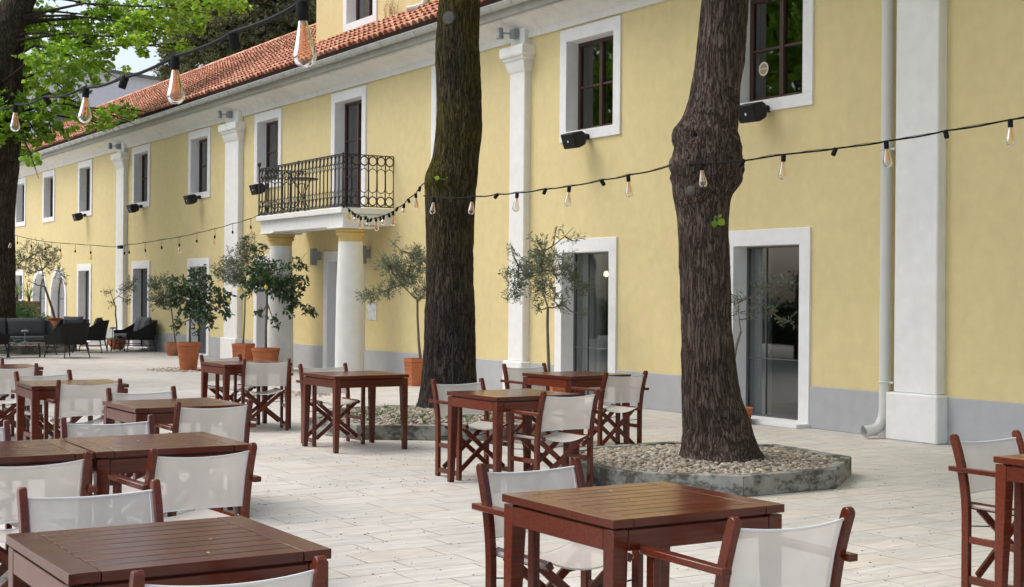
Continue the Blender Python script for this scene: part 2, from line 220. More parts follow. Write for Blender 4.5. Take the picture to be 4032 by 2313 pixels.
MAT={}
MAT['yellow']=plaster('yellow_plaster',(.705,.590,.310),.055,.16,(.47,.42,.29))
MAT['white']=plaster('white_plaster',(.80,.80,.78),.05,.12)
MAT['stone']=plaster('white_stone',(.80,.80,.80),.04,.06)
MAT['cornice']=plaster('cornice_plaster',(.74,.73,.69),.08,.35,(.36,.33,.27))
MAT['plinth']=plaster('grey_plinth',(.43,.437,.45),.10,.2,(.28,.28,.28))
MAT['cap_yellow']=plaster('ochre_plaster',(.66,.48,.20),.08,.25,(.4,.3,.17))
MAT['farwhite']=plaster('far_white',(.72,.71,.74),.06,.35,(.45,.44,.45))
MAT['zinc']=simple('zinc',(.50,.51,.49),.5,.12,3,.05,metal=.3)
MAT['fascia']=plaster('grey_fascia',(.45,.44,.40),.15,.5,(.25,.23,.2))
MAT['pipe']=simple('pipe_grey',(.62,.625,.585),.4,.05,3,.03)
MAT['greymetal']=simple('grey_metal',(.25,.27,.29),.45,.06,5,.03)
MAT['black']=simple('black_plastic',(.010,.010,.011),.5,.1,8,.1,200,spec=.3)
MAT['iron']=simple('black_iron',(.02,.017,.015),.5,.2,20,.1)
MAT['winwood']=simple('window_wood',(.060,.024,.016),.4,.2,4,.1,40,stretch=(1,1,.2))
MAT['darkframe']=simple('dark_frame',(.12,.125,.125),.4,.1)
MAT['interior']=simple('interior_wall',(.24,.235,.225),.8,.1,2,0)
MAT['intfloor']=simple('interior_floor',(.16,.13,.10),.4,.1,2,0)
MAT['terracotta']=simple('terracotta',(.47,.145,.055),.75,.18,4,.2,50,orand=.08)
MAT['oldterra']=simple('old_terracotta',(.42,.16,.08),.8,.35,5,.25,50)
MAT['soil']=simple('soil',(.07,.055,.04),.95,.3,20,.6,40)
MAT['wicker']=None
MAT['cushion']=simple('charcoal_cushion',(.07,.074,.082),.85,.1,8,.2,150)
MAT['lounge_metal']=simple('lounge_metal',(.022,.023,.025),.5,.1)
MAT['tablegrey']=simple('lounge_tabletop',(.18,.19,.19),.25,.1)
MAT['teal']=simple('teal_glass',(.02,.16,.17),.1,.1)
MAT['lemon']=simple('lemon_skin',(.80,.62,.10),.45,.15,8,.1)
MAT['twig']=simple('twig_bark',(.15,.125,.095),.85,.25,10,.2)
MAT['plankwood']=simple('planter_wood',(.22,.12,.06),.7,.25,3,.2,20,stretch=(.2,1,1))
MAT['dry']=simple('dry_stems',(.34,.17,.10),.9,.2)
MAT['rubber']=simple('black_rubber',(.009,.009,.01),.7,.1,20,.05,spec=.15)
def wood():
    t=NT('mahogany_wood'); v=t.mapping((14,.9,14)); v2=t.mapping((1,1,1))
    n=t.noise(v,5,5,.6,.3); oi=t.n('ShaderNodeObjectInfo'); n2=t.noise(v2,9,4)
    g=t.n('ShaderNodeNewGeometry')
    col=t.mix(t.rng(n,0,1,.3,.7),(.074,.0130,.0050,1),(.128,.0230,.0078,1))
    col=t.mix(1,col,t.rng(oi.outputs['Random'],.75,1.2),'MULTIPLY')
    col=t.mix(1,col,t.rng(g.outputs['Random Per Island'],.85,1.15),'MULTIPLY')
    col=t.mix(t.rng(n2,0,.22,.66,.8),col,(.17,.05,.022,1))
    b=t.bump(n,.05,.002)
    return t.done(t.bsdf(col,t.rng(n2,.17,.25,.3,.7),b,spec=.36,coat=.10))
MAT['wood']=wood()
def canvas():
    t=NT('white_canvas'); v=t.mapping(); w=t.noise(v,240,2); n=t.noise(v,4,5); oi=t.n('ShaderNodeObjectInfo')
    col=t.mix(1,(.72,.695,.655,1),t.rng(n,.90,1.05,.3,.7),'MULTIPLY')
    col=t.mix(1,col,t.rng(oi.outputs['Random'],.92,1.04),'MULTIPLY')
    d=t.bsdf(col,.9,t.bump(w,.25,.002),spec=.15)
    tr=t.n('ShaderNodeBsdfTranslucent'); t.set(tr.inputs[0],col)
    m1=t.n('ShaderNodeMixShader',n_0=.28); t.set(m1.inputs[1],d); t.set(m1.inputs[2],tr.outputs[0])
    tp=t.n('ShaderNodeBsdfTransparent'); tp.inputs[0].default_value=(.95,.94,.92,1)
    m2=t.n('ShaderNodeMixShader',n_0=.19); t.set(m2.inputs[1],m1.outputs[0]); t.set(m2.inputs[2],tp.outputs[0])
    return t.done(m2.outputs[0])
MAT['canvas']=canvas()
MAT['hem']=simple('canvas_hem',(.76,.755,.74),.9,.06,6,.2,200)
def glass(name,tint,base,mul=1.6,rough=.015,ior=1.5):
    t=NT(name); tp=t.n('ShaderNodeBsdfTransparent'); tp.inputs[0].default_value=c4(tint)
    g=t.n('ShaderNodeBsdfGlossy',i_Roughness=rough); g.inputs[0].default_value=(.95,.97,1,1)
    if mul<3: t.set(g.inputs['Normal'],t.bump(t.noise(t.mapping(),1.5,2),.05,.02))
    f=t.n('ShaderNodeFresnel',i_IOR=ior)
    f2=t.n('ShaderNodeMath',operation='MULTIPLY_ADD'); t.set(f2.inputs[0],f.outputs[0]); f2.inputs[1].default_value=mul; f2.inputs[2].default_value=base; f2.use_clamp=True
    m=t.n('ShaderNodeMixShader'); t.set(m.inputs[0],f2.outputs[0]); t.set(m.inputs[1],tp.outputs[0]); t.set(m.inputs[2],g.outputs[0])
    return t.done(m.outputs[0])
MAT['pane']=glass('window_glass',(.80,.84,.83),.06)
MAT['bulb']=glass('amber_bulb_glass',(.97,.80,.52),.06,1.1,.03,1.45)
MAT['bulbclear']=glass('clear_bulb_glass',(.96,.92,.84),.05,1.0,.03,1.45)
MAT['filament']=simple('bulb_filament',(.85,.40,.07),.4,.1,metal=.2)
def curtain():
    t=NT('gauze_curtain'); d=t.bsdf((.72,.72,.70,1),.9,spec=.1); tp=t.n('ShaderNodeBsdfTransparent')
    m=t.n('ShaderNodeMixShader',n_0=.35); t.set(m.inputs[1],d); t.set(m.inputs[2],tp.outputs[0]); return t.done(m.outputs[0])
MAT['curtain']=curtain()
def lampglow():
    t=NT('lamp_glow'); e=t.n('ShaderNodeEmission',i_Strength=9); e.inputs[0].default_value=(1,.78,.4,1); return t.done(e.outputs[0])
MAT['glow']=lampglow()
def wicker():
    t=NT('rope_weave'); w1=t.n('ShaderNodeTexWave',i_Vector=t.mapping(rot=(.6,.8,.7)),i_Scale=14,i_Distortion=.4); w2=t.n('ShaderNodeTexWave',i_Vector=t.mapping(rot=(-.6,-.8,-.7)),i_Scale=14,i_Distortion=.4)
    h=t.math('MULTIPLY',w1.outputs['Fac'],w2.outputs['Fac'])
    col=t.mix(h,(.008,.008,.009,1),(.05,.05,.053,1)); return t.done(t.bsdf(col,.7,t.bump(h,.8,.02),spec=.3))
MAT['wicker']=wicker()
def rooftile():
    t=NT('roof_tile'); g=t.n('ShaderNodeNewGeometry'); n=t.noise(t.mapping(),3,5); n2=t.noise(t.mapping(),.35,4)
    col=t.ramp(g.outputs['Random Per Island'],(0,(.42,.17,.11)),(.3,(.58,.26,.175)),(.65,(.66,.33,.22)),(.9,(.70,.40,.27)),(1,(.40,.21,.14)))
    col=t.mix(1,col,t.rng(n,.72,1.2,.3,.7),'MULTIPLY'); col=t.mix(t.rng(n2,0,.35,.5,.7),col,(.60,.40,.24,1))
    return t.done(t.bsdf(col,.85,t.bump(n,.3,.01),spec=.2))
MAT['tile']=rooftile()
MAT['tilegap']=simple('tile_gap',(.03,.014,.01),.9,.2)  # near-black, so the shade under and between tiles is in the colour
def paving():
    t=NT('limestone_paving'); vo=t.mapping(rot=(0,0,pi/2))
    br=t.n('ShaderNodeTexBrick',i_Vector=vo,i_Scale=1,offset=.37,offset_frequency=2,squash=.8,squash_frequency=3)
    br.inputs['Mortar Size'].default_value=.0055; br.inputs['Mortar Smooth'].default_value=.3; br.inputs['Bias'].default_value=0
    br.inputs['Brick Width'].default_value=.52; br.inputs['Row Height'].default_value=.305
    br.inputs['Color1'].default_value=(0,0,0,1); br.inputs['Color2'].default_value=(1,1,1,1); br.inputs['Mortar'].default_value=(.5,.5,.5,1)
    vs=t.mapping((9,1.6,1)); n=t.noise(vs,1.5,6,.65,.4); nl=t.noise(t.mapping(),.22,4); nf=t.noise(t.mapping(),16,4,.6)
    vs2=t.mapping((30,3,1)); nst=t.noise(vs2,1.2,4,.6)
    col=t.ramp(br.outputs['Color'],(0,(.56,.545,.515)),(.35,(.60,.58,.545)),(.7,(.63,.605,.56)),(1,(.615,.57,.50)))
    col=t.mix(1,col,t.rng(n,.82,1.09,.3,.7),'MULTIPLY')
    col=t.mix(1,col,t.rng(nst,.87,1.06,.35,.65),'MULTIPLY')
    col=t.mix(1,col,t.rng(nl,.78,1.08,.32,.68),'MULTIPLY')
    col=t.mix(t.rng(nf,0,.3,.58,.75),col,(.47,.44,.38,1))
    ns=t.noise(t.mapping(),.9,7,.7); col=t.mix(t.rng(ns,0,.38,.54,.68),col,(.43,.41,.36,1))
    mo=t.math('MULTIPLY',br.outputs['Fac'],t.rng(t.noise(t.mapping(),4,3),.25,1,.38,.60))
    col=t.mix(mo,col,(.17,.16,.135,1))
    h=t.math('SUBTRACT',t.math('MULTIPLY',n,.5),br.outputs['Fac'])
    b=t.bump(h,.4,.006); b=t.bump(nf,.2,.004,b)
    return t.done(t.bsdf(col,t.rng(n,.55,.8,.3,.7),b,spec=.35))
MAT['paving']=paving()
def kerbmat():
    t=NT('weathered_kerb'); n=t.noise(t.mapping(),5,6,.7); n2=t.noise(t.mapping((1,1,1.6)),3.2,9,.75)
    sx=t.n('ShaderNodeSeparateXYZ'); t.set(sx.inputs[0],t.co.outputs['Object'])
    col=t.mix(t.rng(n,0,1,.3,.7),(.22,.23,.205,1),(.40,.395,.36,1))
    col=t.mix(t.rng(n2,0,.88,.47,.56),col,(.075,.07,.055,1))
    col=t.mix(t.rng(n2,.4,0,.36,.44),col,(.34,.29,.28,1))
    return t.done(t.bsdf(col,.9,t.bump(n2,.4,.008),spec=.2))
MAT['kerb']=kerbmat()
def gravelmat():
    t=NT('pebbles'); g=t.n('ShaderNodeNewGeometry')
    col=t.ramp(g.outputs['Random Per Island'],(0,(.13,.115,.09)),(.25,(.27,.235,.18)),(.5,(.40,.35,.275)),(.72,(.30,.225,.165)),(.88,(.56,.52,.45)),(1,(.20,.20,.19)))
    n=t.noise(t.mapping(),40,3); col=t.mix(1,col,t.rng(n,.8,1.15,.3,.7),'MULTIPLY')
    return t.done(t.bsdf(col,.75,None,spec=.3))
MAT['gravel']=gravelmat()
MAT['bark_a']=bark('bark_mossy',(.062,.048,.040),(.112,.088,.075),(.105,.092,.016),(1.4,3.0))
MAT['bark_b']=bark('bark_brown',(.112,.084,.068),(.182,.140,.116),(.10,.10,.05),(6.0,9.0))
MAT['bark_l']=bark('bark_linden',(.08,.06,.048),(.135,.105,.087),(.06,.065,.025),(9.0,22.0),.8)
MAT['leaf_linden']=leafmat('linden_leaf',(.14,.28,.03),(.38,.53,.08),.5)
MAT['leaf_olive']=leafmat('olive_leaf',(.085,.115,.075),(.21,.25,.19),.2,.5)
MAT['leaf_lemon']=leafmat('lemon_leaf',(.022,.055,.020),(.075,.135,.040),.2,.32,.5)
MAT['leaf_conif']=leafmat('conifer_leaf',(.09,.105,.05),(.27,.26,.13),.25,.7)
MAT['leaf_shrub']=leafmat('shrub_leaf',(.06,.13,.06),(.15,.27,.13),.25)
MAT['leaf_yucca']=leafmat('yucca_leaf',(.12,.19,.08),(.25,.32,.16),.2)
MAT['litter']=simple('dry_litter',(.20,.16,.085),.9,.5,30,0)
MAT['petal']=simple('pale_petal',(.40,.33,.19),.8,.2,30,0)
MAT['paper']=simple('paper_notice',(.66,.67,.68),.7,.3,9,.05)
MAT['cut']=simple('cut_wood',(.10,.09,.082),.9,.25,12,.3,30)
# ------------------------------------------------------------------ ground
g=MB(); g.add([(-160,-150,0),(60,-150,0),(60,90,0),(-160,90,0)],[(0,1,2,3)])
tag(g.build('ground',MAT['paving']),kind='structure')
# ------------------------------------------------------------------ main building
XL,XR=-58.0,3.0
bld=thing('yellow_building','long yellow two storey building with white trim, tiled roof and balcony','building',(0,0,0))
WIN=[-51.55,-47.67,-43.35,-37.88,-33.32,-29.0,-20.86,-16.87,-13.05]
WZ=(3.845,5.53); DZ=2.39
DOORS=[(-44.15,-42.61),(-38.66,-37.06),(-34.10,-32.54),(-29.72,-28.18),(-26.03,-24.20),(-17.72,-16.17),(-13.85,-12.31)]
ARCH=[(-48.8,1.02,.84),(-46.4,1.03,.85)]; ASP=1.31
holes=[(x-.76,x+.76,*WZ) for x in WIN]+[(-25.73,-24.19,3.11,5.52)]+[(a,b,.0,DZ) for a,b in DOORS]+[(c-r,c+r,0,ASP+r+.02) for c,r,_ in ARCH]+[(-52.57,-51.0,1.1,2.30)]
xs=sorted(set([XL,XR]+[h[0] for h in holes]+[h[1] for h in holes])); zs=sorted(set([0,5.75]+[h[2] for h in holes]+[h[3] for h in holes]))
w=MB()
for i in range(len(xs)-1):
    run=None
    for j in range(len(zs)-1):
        cx,cz=(xs[i]+xs[i+1])/2,(zs[j]+zs[j+1])/2
        solid=not any(h[0]<cx<h[1] and h[2]<cz<h[3] for h in holes)
        if solid:
            if run is None: run=zs[j]
            if j==len(zs)-2: w.add([(xs[i],0,run),(xs[i+1],0,run),(xs[i+1],0,5.75),(xs[i],0,5.75)],[(0,1,2,3)])
        elif run is not None:
            w.add([(xs[i],0,run),(xs[i+1],0,run),(xs[i+1],0,zs[j]),(xs[i],0,zs[j])],[(0,1,2,3)]); run=None
for c,r,_ in ARCH:   # wall above the round arches
    zt=ASP+r+.02; N=16
    for k in range(N):
        a0,a1=pi-pi*k/N,pi-pi*(k+1)/N
        p0=(c+r*math.cos(a0),ASP+r*math.sin(a0)); p1=(c+r*math.cos(a1),ASP+r*math.sin(a1))
        w.add([(p0[0],0,p0[1]),(p1[0],0,p1[1]),(p1[0],0,zt),(p0[0],0,zt)],[(0,1,2,3)])
w.box(XL-.3,XL,0,8,0,6.0); w.box(XR,XR+.3,0,8,0,6.0); w.box(XL,XR,8,8.3,0,6.0)
w.build('wall',MAT['yellow'],bld)
inn=MB(); inn.box(XL,XR,4.6,4.75,.01,5.9); inn.box(XL,XR,.36,8,2.75,3.0); inn.box(XL,XR,.36,8,5.72,5.85)
for x in (-55,-49.9,-45.2,-40.5,-35.6,-31.0,-27.2,-23,-20.6,-15.2,-10): inn.box(x-.06,x+.06,.36,4.6,.01,2.75); inn.box(x-.06,x+.06,.36,4.6,3.0,5.72)
inn.build('inner_walls',MAT['interior'],bld)
fl=MB(); fl.box(XL,XR,.0,8,.005,.03); fl.build('indoor_floor',MAT['intfloor'],bld)
# plinth strips between openings
PIL=[(-39.82,-39.12,.12),(-31.32,-30.48,.12),(-18.9,-18.47,.12),(-10.9,-10.3,.13),(-2.2,-1.6,.13)]
cuts=sorted([(a,b) for a,b in DOORS]+[(c-r,c+r) for c,r,_ in ARCH]+[(p[0]-.06,p[1]+.06) for p in PIL])
x=XL
for a,b in cuts+[(XR,XR)]:
    if a>x+.02: pl=MB(); pl.box(x,a,-.022,.01,0,.5); pl.build('plinth',MAT['plinth'],bld,bevel=.006)
    x=max(x,b)
# cornice, fascia, gutter
cor=MB(); cor.extrude_x([(0,5.56),(-.045,5.56),(-.045,5.66),(-.075,5.675),(-.10,5.70),(-.14,5.735),(-.20,5.77),(-.28,5.80),(-.36,5.82),(-.37,5.845),(-.37,5.86),(0,5.86)],XL,XR)
cor.build('cornice',MAT['cornice'],bld,smooth=35,fix=True)
fa=MB(); fa.box(XL,XR,-.455,.3,5.865,5.985); fa.build('fascia',MAT['fascia'],bld)
gu=MB(); N=9; gr=.075; gy,gz=-.535,6.03
prof=[(gy-gr*math.cos(pi*k/N),gz-gr*math.sin(pi*k/N)) for k in range(N+1)]
prof2=[(gy-(gr-.006)*math.cos(pi*k/N),gz-(gr-.006)*math.sin(pi*k/N)) for k in range(N,-1,-1)]
gu.extrude_x(prof+prof2,XL-.1,XR); gu.tube([(XL-.1,gy-gr,gz+.004),(XR,gy-gr,gz+.004)],.011,6)
x=XL+.2
while x<XR:
    gu.tube([(x,gy-(gr+.007)*math.cos(pi*k/8),gz-(gr+.007)*math.sin(pi*k/8)) for k in range(9)],.008,4); x+=.62
gu.build('gutter',MAT['zinc'],bld,smooth=40,fix=True)
# roof
EY,EZ,SL=-.60,6.10,.585
roof=MB(); th=.05
def rz(y): return EZ+SL*(y-EY)
roof.add([(XL-.2,EY+.03,rz(EY)-.03),(XR,EY+.03,rz(EY)-.03),(XR,4,rz(4)-.03),(XL-.2,4,rz(4)-.03),(XR,8.6,rz(4)-.03-SL*4.6),(XL-.2,8.6,rz(4)-.03-SL*4.6)],[(0,1,2,3),(3,2,4,5)])
ro=roof.build('roof',MAT['tilegap'],bld)
tl=MB(); pit=.21; rowl=.36; ca=1/math.hypot(1,SL); sa=SL*ca
nrow=int((4-EY)/ca/rowl)+1
nx=int((XR-XL)/pit)
for i in range(nx):
    xc=XL+pit*(i+.5)
    for j in range(nrow):
        d0=j*rowl+R.uniform(-.015,.015); y0=EY+d0*ca
        if xc>-28.2 and y0>.75: break
        if y0>3.95: break
        d1=d0+rowl+.06; xo=xc+R.uniform(-.008,.008); vs=[]
        for d,rr,lift in ((d0,.088,.028),(d1,.070,.0)):
            yy=EY+d*ca; zz=EZ+d*sa
            for k in range(6):
                t=pi*k/5; o=rr*math.sin(t)*.95+lift+R.uniform(0,.004)
                vs.append((xo+rr*math.cos(t),yy-sa*o,zz+ca*o))
        tl.add(vs,[(k,k+6,k+7,k+1) for k in range(5)])
to=tl.build('tiles',MAT['tile'],ro,smooth=60)
rd=MB(); x=XL-.2
while x<-28.2:
    rd.tube([(x,4,rz(4)-.02+R.uniform(0,.01)),(x+.42,4,rz(4)+.0)],[.13,.115],10); x+=.38
rd.build('ridge_tiles',MAT['tile'],ro,smooth=50)
# set-back tower block
tw=MB(); TY=.82; TX=-28.35
tw.add([(TX,TY,5.9),(-25.83,TY,5.9),(-25.83,TY,12),(TX,TY,12)],[(0,1,2,3)])
# lies between window edges computed for this wall plane
TWX0,TWX1,TWZ0,TWZ1=-26.95,-25.4,7.02,8.7
tw=MB()
for a,b,c,d in ((TX,TWX0,5.9,12),(TWX1,XR,5.9,12),(TWX0,TWX1,5.9,TWZ0),(TWX0,TWX1,TWZ1,12)): tw.add([(a,TY,c),(b,TY,c),(b,TY,d),(a,TY,d)],[(0,1,2,3)])
tw.add([(TX,TY,5.9),(TX,7,5.9),(TX,7,12),(TX,TY,12)],[(3,2,1,0)])
tw.add([(TX,TY,12),(XR,TY,12),(XR,7,12),(TX,7,12)],[(0,1,2,3)])
tw.build('upper_wall',MAT['yellow'],bld)
mo=MB(); mo.box(TX-.02,XR,TY-.03,TY+.01,6.73,6.80); mo.box(TX-.02,XR,TY-.022,TY+.01,6.84,6.875); mo.build('string_course',MAT['yellow'],bld,bevel=.01)
pp=MB(); px=-23.3
pp.tube([(px,TY-.07,12),(px,TY-.07,7.05),(px-.02,TY-.10,6.98),(px-.08,TY-.2,6.93),(px-.2,TY-.34,6.90)],.06,10); pp.build('downpipe',MAT['pipe'],bld,smooth=50)

def window(cx,x0,x1,z0,z1,y=0,fw=(.17,.19,.15),rows=2,sill=True,frame='winwood',rv=.19,parts=True):
    """stone surround > wooden frame > panes, reveal depth rv"""
    l,tp,bt=fw; s=MB(); yf,yb=y-.03,y+.36
    s.box(x0,x1,yf,yb,z1-tp,z1)
    zb=z0+bt if sill else z0
    s.box(x0,x0+l,yf,yb,zb,z1-tp); s.box(x1-l,x1,yf,yb,zb,z1-tp)
    if sill: s.box(x0,x1,yf,yb,z0,zb)
    a,b,c,d=x0+l,x1-l,zb,z1-tp; f=MB(); t=.06; ya,yc=y+rv,y+rv+.06
    f.box(a,b,ya,yc,d-t,d); f.box(a,b,ya,yc,c,c+t+.01); f.box(a,a+t,ya,yc,c+t+.01,d-t); f.box(b-t,b,ya,yc,c+t+.01,d-t)
    m=(a+b)/2; f.box(m-.035,m+.035,ya-.008,yc,c+t+.01,d-t)
    for k in range(1,rows):
        zz=c+t+(d-c-2*t)*k/rows
        f.box(a+t,m-.035,ya+.006,yc-.006,zz-.016,zz+.016); f.box(m+.035,b-t,ya+.006,yc-.006,zz-.016,zz+.016)
    fo=f.build('window',MAT[frame],bld,bevel=.004)
    s.build('surround',MAT['stone'],fo,bevel=.004)
    p=MB(); p.add([(a+.01,ya+.03,c+.01),(b-.01,ya+.03,c+.01),(b-.01,ya+.03,d-.01),(a+.01,ya+.03,d-.01)],[(0,1,2,3)]); p.build('pane',MAT['pane'],fo)
    return fo
for x in WIN: window(x,x-.76,x+.76,*WZ)
window(0,-25.73,-24.19,3.11,5.52,rows=3,sill=False,fw=(.17,.19,0))
window(0,-52.57,-51.0,1.1,2.30,frame='darkframe')
window(0,TWX0,TWX1,TWZ0,TWZ1,y=TY)
def door(x0,x1,z1,l=.18,mull=(.5,),rail=None):
    s=MB(); yf,yb=-.03,.36; s.box(x0,x1,yf,yb,z1-.2,z1); s.box(x0,x0+l,yf,yb,0,z1-.2); s.box(x1-l,x1,yf,yb,0,z1-.2)
    a,b,d=x0+l,x1-l,z1-.2; f=MB(); ya,yc=.195,.245; t=.02
    f.box(a,b,ya,yc,d-t,d); f.box(a,a+t,ya,yc,.05,d-t); f.box(b-t,b,ya,yc,.05,d-t); f.box(a+t,b-t,ya,yc,.05,.05+t)
    for m in mull: xx=a+(b-a)*m; f.box(xx-.004,xx+.004,ya+.01,yc-.01,.08,d-t)
    if rail: f.box(a+t,b-t,ya+.012,yc-.012,rail-.005,rail+.005)
    fo=f.build('door',MAT['darkframe'],bld)
    s.build('surround',MAT['stone'],fo,bevel=.004)
    p=MB(); p.add([(a+.01,.22,.06),(b-.01,.22,.06),(b-.01,.22,d-.01),(a+.01,.22,d-.01)],[(0,1,2,3)]); p.build('pane',MAT['pane'],fo)
    th=MB(); th.box(x0-.02,x1+.02,-.24,.2,0,.05); th.build('threshold',MAT['stone'],fo,bevel=.006)
    return fo
for i,(a,b) in enumerate(DOORS): door(a,b,DZ,mull=(.45,) if i<5 else (.3,),rail=.78)
for c,r,ri in ARCH:
    N=20; s=MB(); f=MB()
    def arc(rr,zb=0): return [(c-rr,zb)]+[(c+rr*math.cos(pi-pi*k/N),ASP+rr*math.sin(pi-pi*k/N)) for k in range(N+1)]+[(c+rr,zb)]
    A,B=arc(r),arc(ri); n=len(A)
    vs=[(x,-.03,z) for x,z in A]+[(x,-.03,z) for x,z in B]+[(x,.34,z) for x,z in B]+[(x,.02,z) for x,z in A]
    fs=[]
    for k in range(n-1): fs+=[(k,k+1,n+k+1,n+k),(n+k,n+k+1,2*n+k+1,2*n+k),(3*n+k,3*n+k+1,k+1,k)]
    s.add(vs,fs)
    f.tube([(x,.22,z) for x,z in arc(ri-.02,.03)],.025,4); f.beam((c,.22,.03),(c,.22,ASP+ri-.02),.04,.04); f.beam((c-ri,.22,ASP),(c+ri,.22,ASP),.03,.03)
    fo=f.build('arched_door',MAT['darkframe'],bld,fix=True); s.build('surround',MAT['stone'],fo,fix=True)
    p=MB(); q=arc(ri-.01,.02); p.add([(x,.225,z) for x,z in q],[tuple(range(len(q)))]); p.build('pane',MAT['pane'],fo)
# pilasters
for i,(a,b,dp) in enumerate(PIL):
    p=MB(); p.box(a,b,-dp,.02,.52,5.0); po=p.build('pilaster',MAT['white'],bld,bevel=.012)
    q=MB(); q.box(a-.06,b+.06,-dp-.06,.02,0,.52); q.build('base',MAT['white'],po,bevel=.015)
    c=MB(); rows=[]
    pr=[(0,4.99),(.0,5.02),(.02,5.06),(.045,5.13),(.06,5.20),(.06,5.22),(.085,5.225),(.085,5.27),(.115,5.275),(.125,5.31),(.125,5.42),(.105,5.44)]
    vs=[]
    for o,z in pr: vs+=[(a-o,.02,z),(a-o,-dp-o,z),(b+o,-dp-o,z),(b+o,.02,z)]
    fs=[]
    for k in range(len(pr)-1):
        for j in range(4): fs.append((4*k+j,4*k+(j+1)%4,4*k+4+(j+1)%4,4*k+4+j))
    fs+=[(3,2,1,0),tuple(len(vs)-4+j for j in range(4))]
    c.add(vs,fs); c.box(a+.02,b-.02,-dp+.0,.02,5.44,5.75); c.build('capital',MAT['white'],po,fix=True,bevel=.006)
# right-hand downpipe with elbow
dpz=MB(); X=-11.05
dpz.tube([(X,-.10,5.9),(X,-.10,3),(X,-.10,.34),(X-.005,-.115,.22),(X-.015,-.16,.13),(X-.03,-.23,.09),(X-.06,-.36,.075)],.063,14,cap=False)
dpz.tube([(X-.06,-.36,.075),(X-.03,-.23,.09),(X-.015,-.16,.13),(X-.005,-.115,.22),(X,-.10,.34)],.055,14,cap=False)
do=dpz.build('downpipe',MAT['pipe'],bld,smooth=60)
br=MB()
for z in (.62,3.2): br.tube([(X+.068*math.cos(2*pi*k/14),-.10+.068*math.sin(2*pi*k/14),z) for k in range(15)],.008,5); br.box(X+.06,X+.12,-.11,-.09,z-.012,z+.012); br.box(X-.02,X+.02,-.05,.0,z-.01,z+.01)
br.build('bracket',MAT['pipe'],do)
# balcony
BX0,BX1,BY=-27.0,-23.07,-1.02
b=MB(); b.box(BX0-.04,BX1+.04,BY-.05,0.01,3.0,3.105); bal=b.build('balcony',MAT['white'],bld,bevel=.012)
bb=MB(); bb.box(BX0+.03,BX1-.03,BY+.02,BY+.45,2.765,2.997); bb.box(BX1-.33,BX1-.03,BY+.452,0.01,2.80,2.996); bb.box(BX0+.03,BX0+.33,BY+.452,0.01,2.80,2.996)
bb.build('beam',MAT['white'],bal,bevel=.01)
rl=MB()
def rail_run(p0,p1,n):
    p0=Vector(p0);p1=Vector(p1);d=(p1-p0)/n; u=d.normalized(); Z=3.105
    for z in (.03,.96): rl.beam(p0+Vector((0,0,Z+z)),p1+Vector((0,0,Z+z)),.022,.018)
    for i in range(n+1): rl.tube([p0+d*i+Vector((0,0,Z+.03)),p0+d*i+Vector((0,0,Z+.96))],.013,4)
    h=d.length*.46
    for i in range(n):
        c=p0+d*(i+.5)
        for zc in (.96-.02-h*1.05,.03+.02+h*1.05): rl.tube([c+u*h*math.cos(2*pi*k/12)+Vector((0,0,Z+zc+h*1.05*math.sin(2*pi*k/12))) for k in range(13)],.0125,4,False)
        pts=[]
        for k in range(17):
            t=2*pi*k/16; zz=.50+(.14 if math.sin(t)>=0 else -.14)+h*math.sin(t); pts.append(c+u*h*math.cos(t)+Vector((0,0,Z+zz)))
        pts.append(pts[0]); rl.tube(pts,.008,4,False)
        rl.tube([c+Vector((0,0,Z+.64+h)),c+Vector((0,0,Z+.64+h+.07))],[.008,.003],4); rl.tube([c+Vector((0,0,Z+.36-h)),c+Vector((0,0,Z+.36-h-.07))],[.008,.003],4)
rail_run((BX0,BY,0),(BX1,BY,0),24); rail_run((BX1,BY,0),(BX1,0,0),6); rail_run((BX0,0,0),(BX0,BY,0),6)
for q in ((BX0,BY),(BX1,BY),((BX0+BX1)/2,BY)): rl.tube([(q[0],q[1],3.11),(q[0],q[1],4.09)],.016,6)
rl.lathe([(.0,0),(.02,.01),(.035,.05),(.04,.075),(.03,.10),(0,.115)],10,(BX0,BY,4.09))
rl.build('railing',MAT['iron'],bal)
for cx in (-26.62,-23.40):
    c=MB(); c.lathe([(.27,0),(.268,.4),(.262,1.0),(.25,1.7),(.228,2.3),(.222,2.50)],36,(cx,-.70,0)); co=c.build('column',MAT['white'],bld,smooth=50)
    k=MB(); k.lathe([(.224,2.50),(.226,2.58),(.235,2.60),(.262,2.615),(.272,2.64),(.262,2.662),(.245,2.667),(.262,2.675),(.285,2.70),(.278,2.728),(.255,2.735)],36,(cx,-.70,0)); k.build('capital',MAT['cap_yellow'],co,smooth=40)
    a=MB(); a.box(cx-.33,cx+.33,-1.03,-.37,2.735,2.768); a.build('abacus',MAT['white'],co,bevel=.008)
# curtains and lamp behind the two glass doors
def curtain(x0,x1,y,z0,z1,label):
    m=MB(); n=60; vs=[]
    for k in range(n+1):
        x=x0+(x1-x0)*k/n; yy=y+.04*math.sin(k*.9)+.015*math.sin(k*2.3)
        vs+=[(x,yy,z0),(x+.01*math.sin(k),yy*1.0,z1)]
    m.add(vs,[(2*k,2*k+2,2*k+3,2*k+1) for k in range(n)]); o=m.build('curtain',MAT['curtain'],smooth=180); return tag(o,label,'curtain')
curtain(-17.50,-17.0,.36,.04,2.7,'sheer white curtain hanging inside the glass door beside the tall pilaster')
curtain(-13.64,-13.42,.36,.04,2.7,'sheer white curtain inside the glass door behind the right tree trunk')
pn=thing('pendant_lamp','small warm lit lamp glowing behind the left glass door','lamp',(-19.2,2.0,1.915))
m=MB(); m.lathe([(.0,-.045),(.03,-.035),(.042,0),(.03,.035),(.015,.05)],12); m.build('bulb',MAT['glow'],pn,smooth=180)
m=MB(); m.tube([(0,0,.05),(0,0,.84)],.006,5); m.build('cord',MAT['black'],pn)
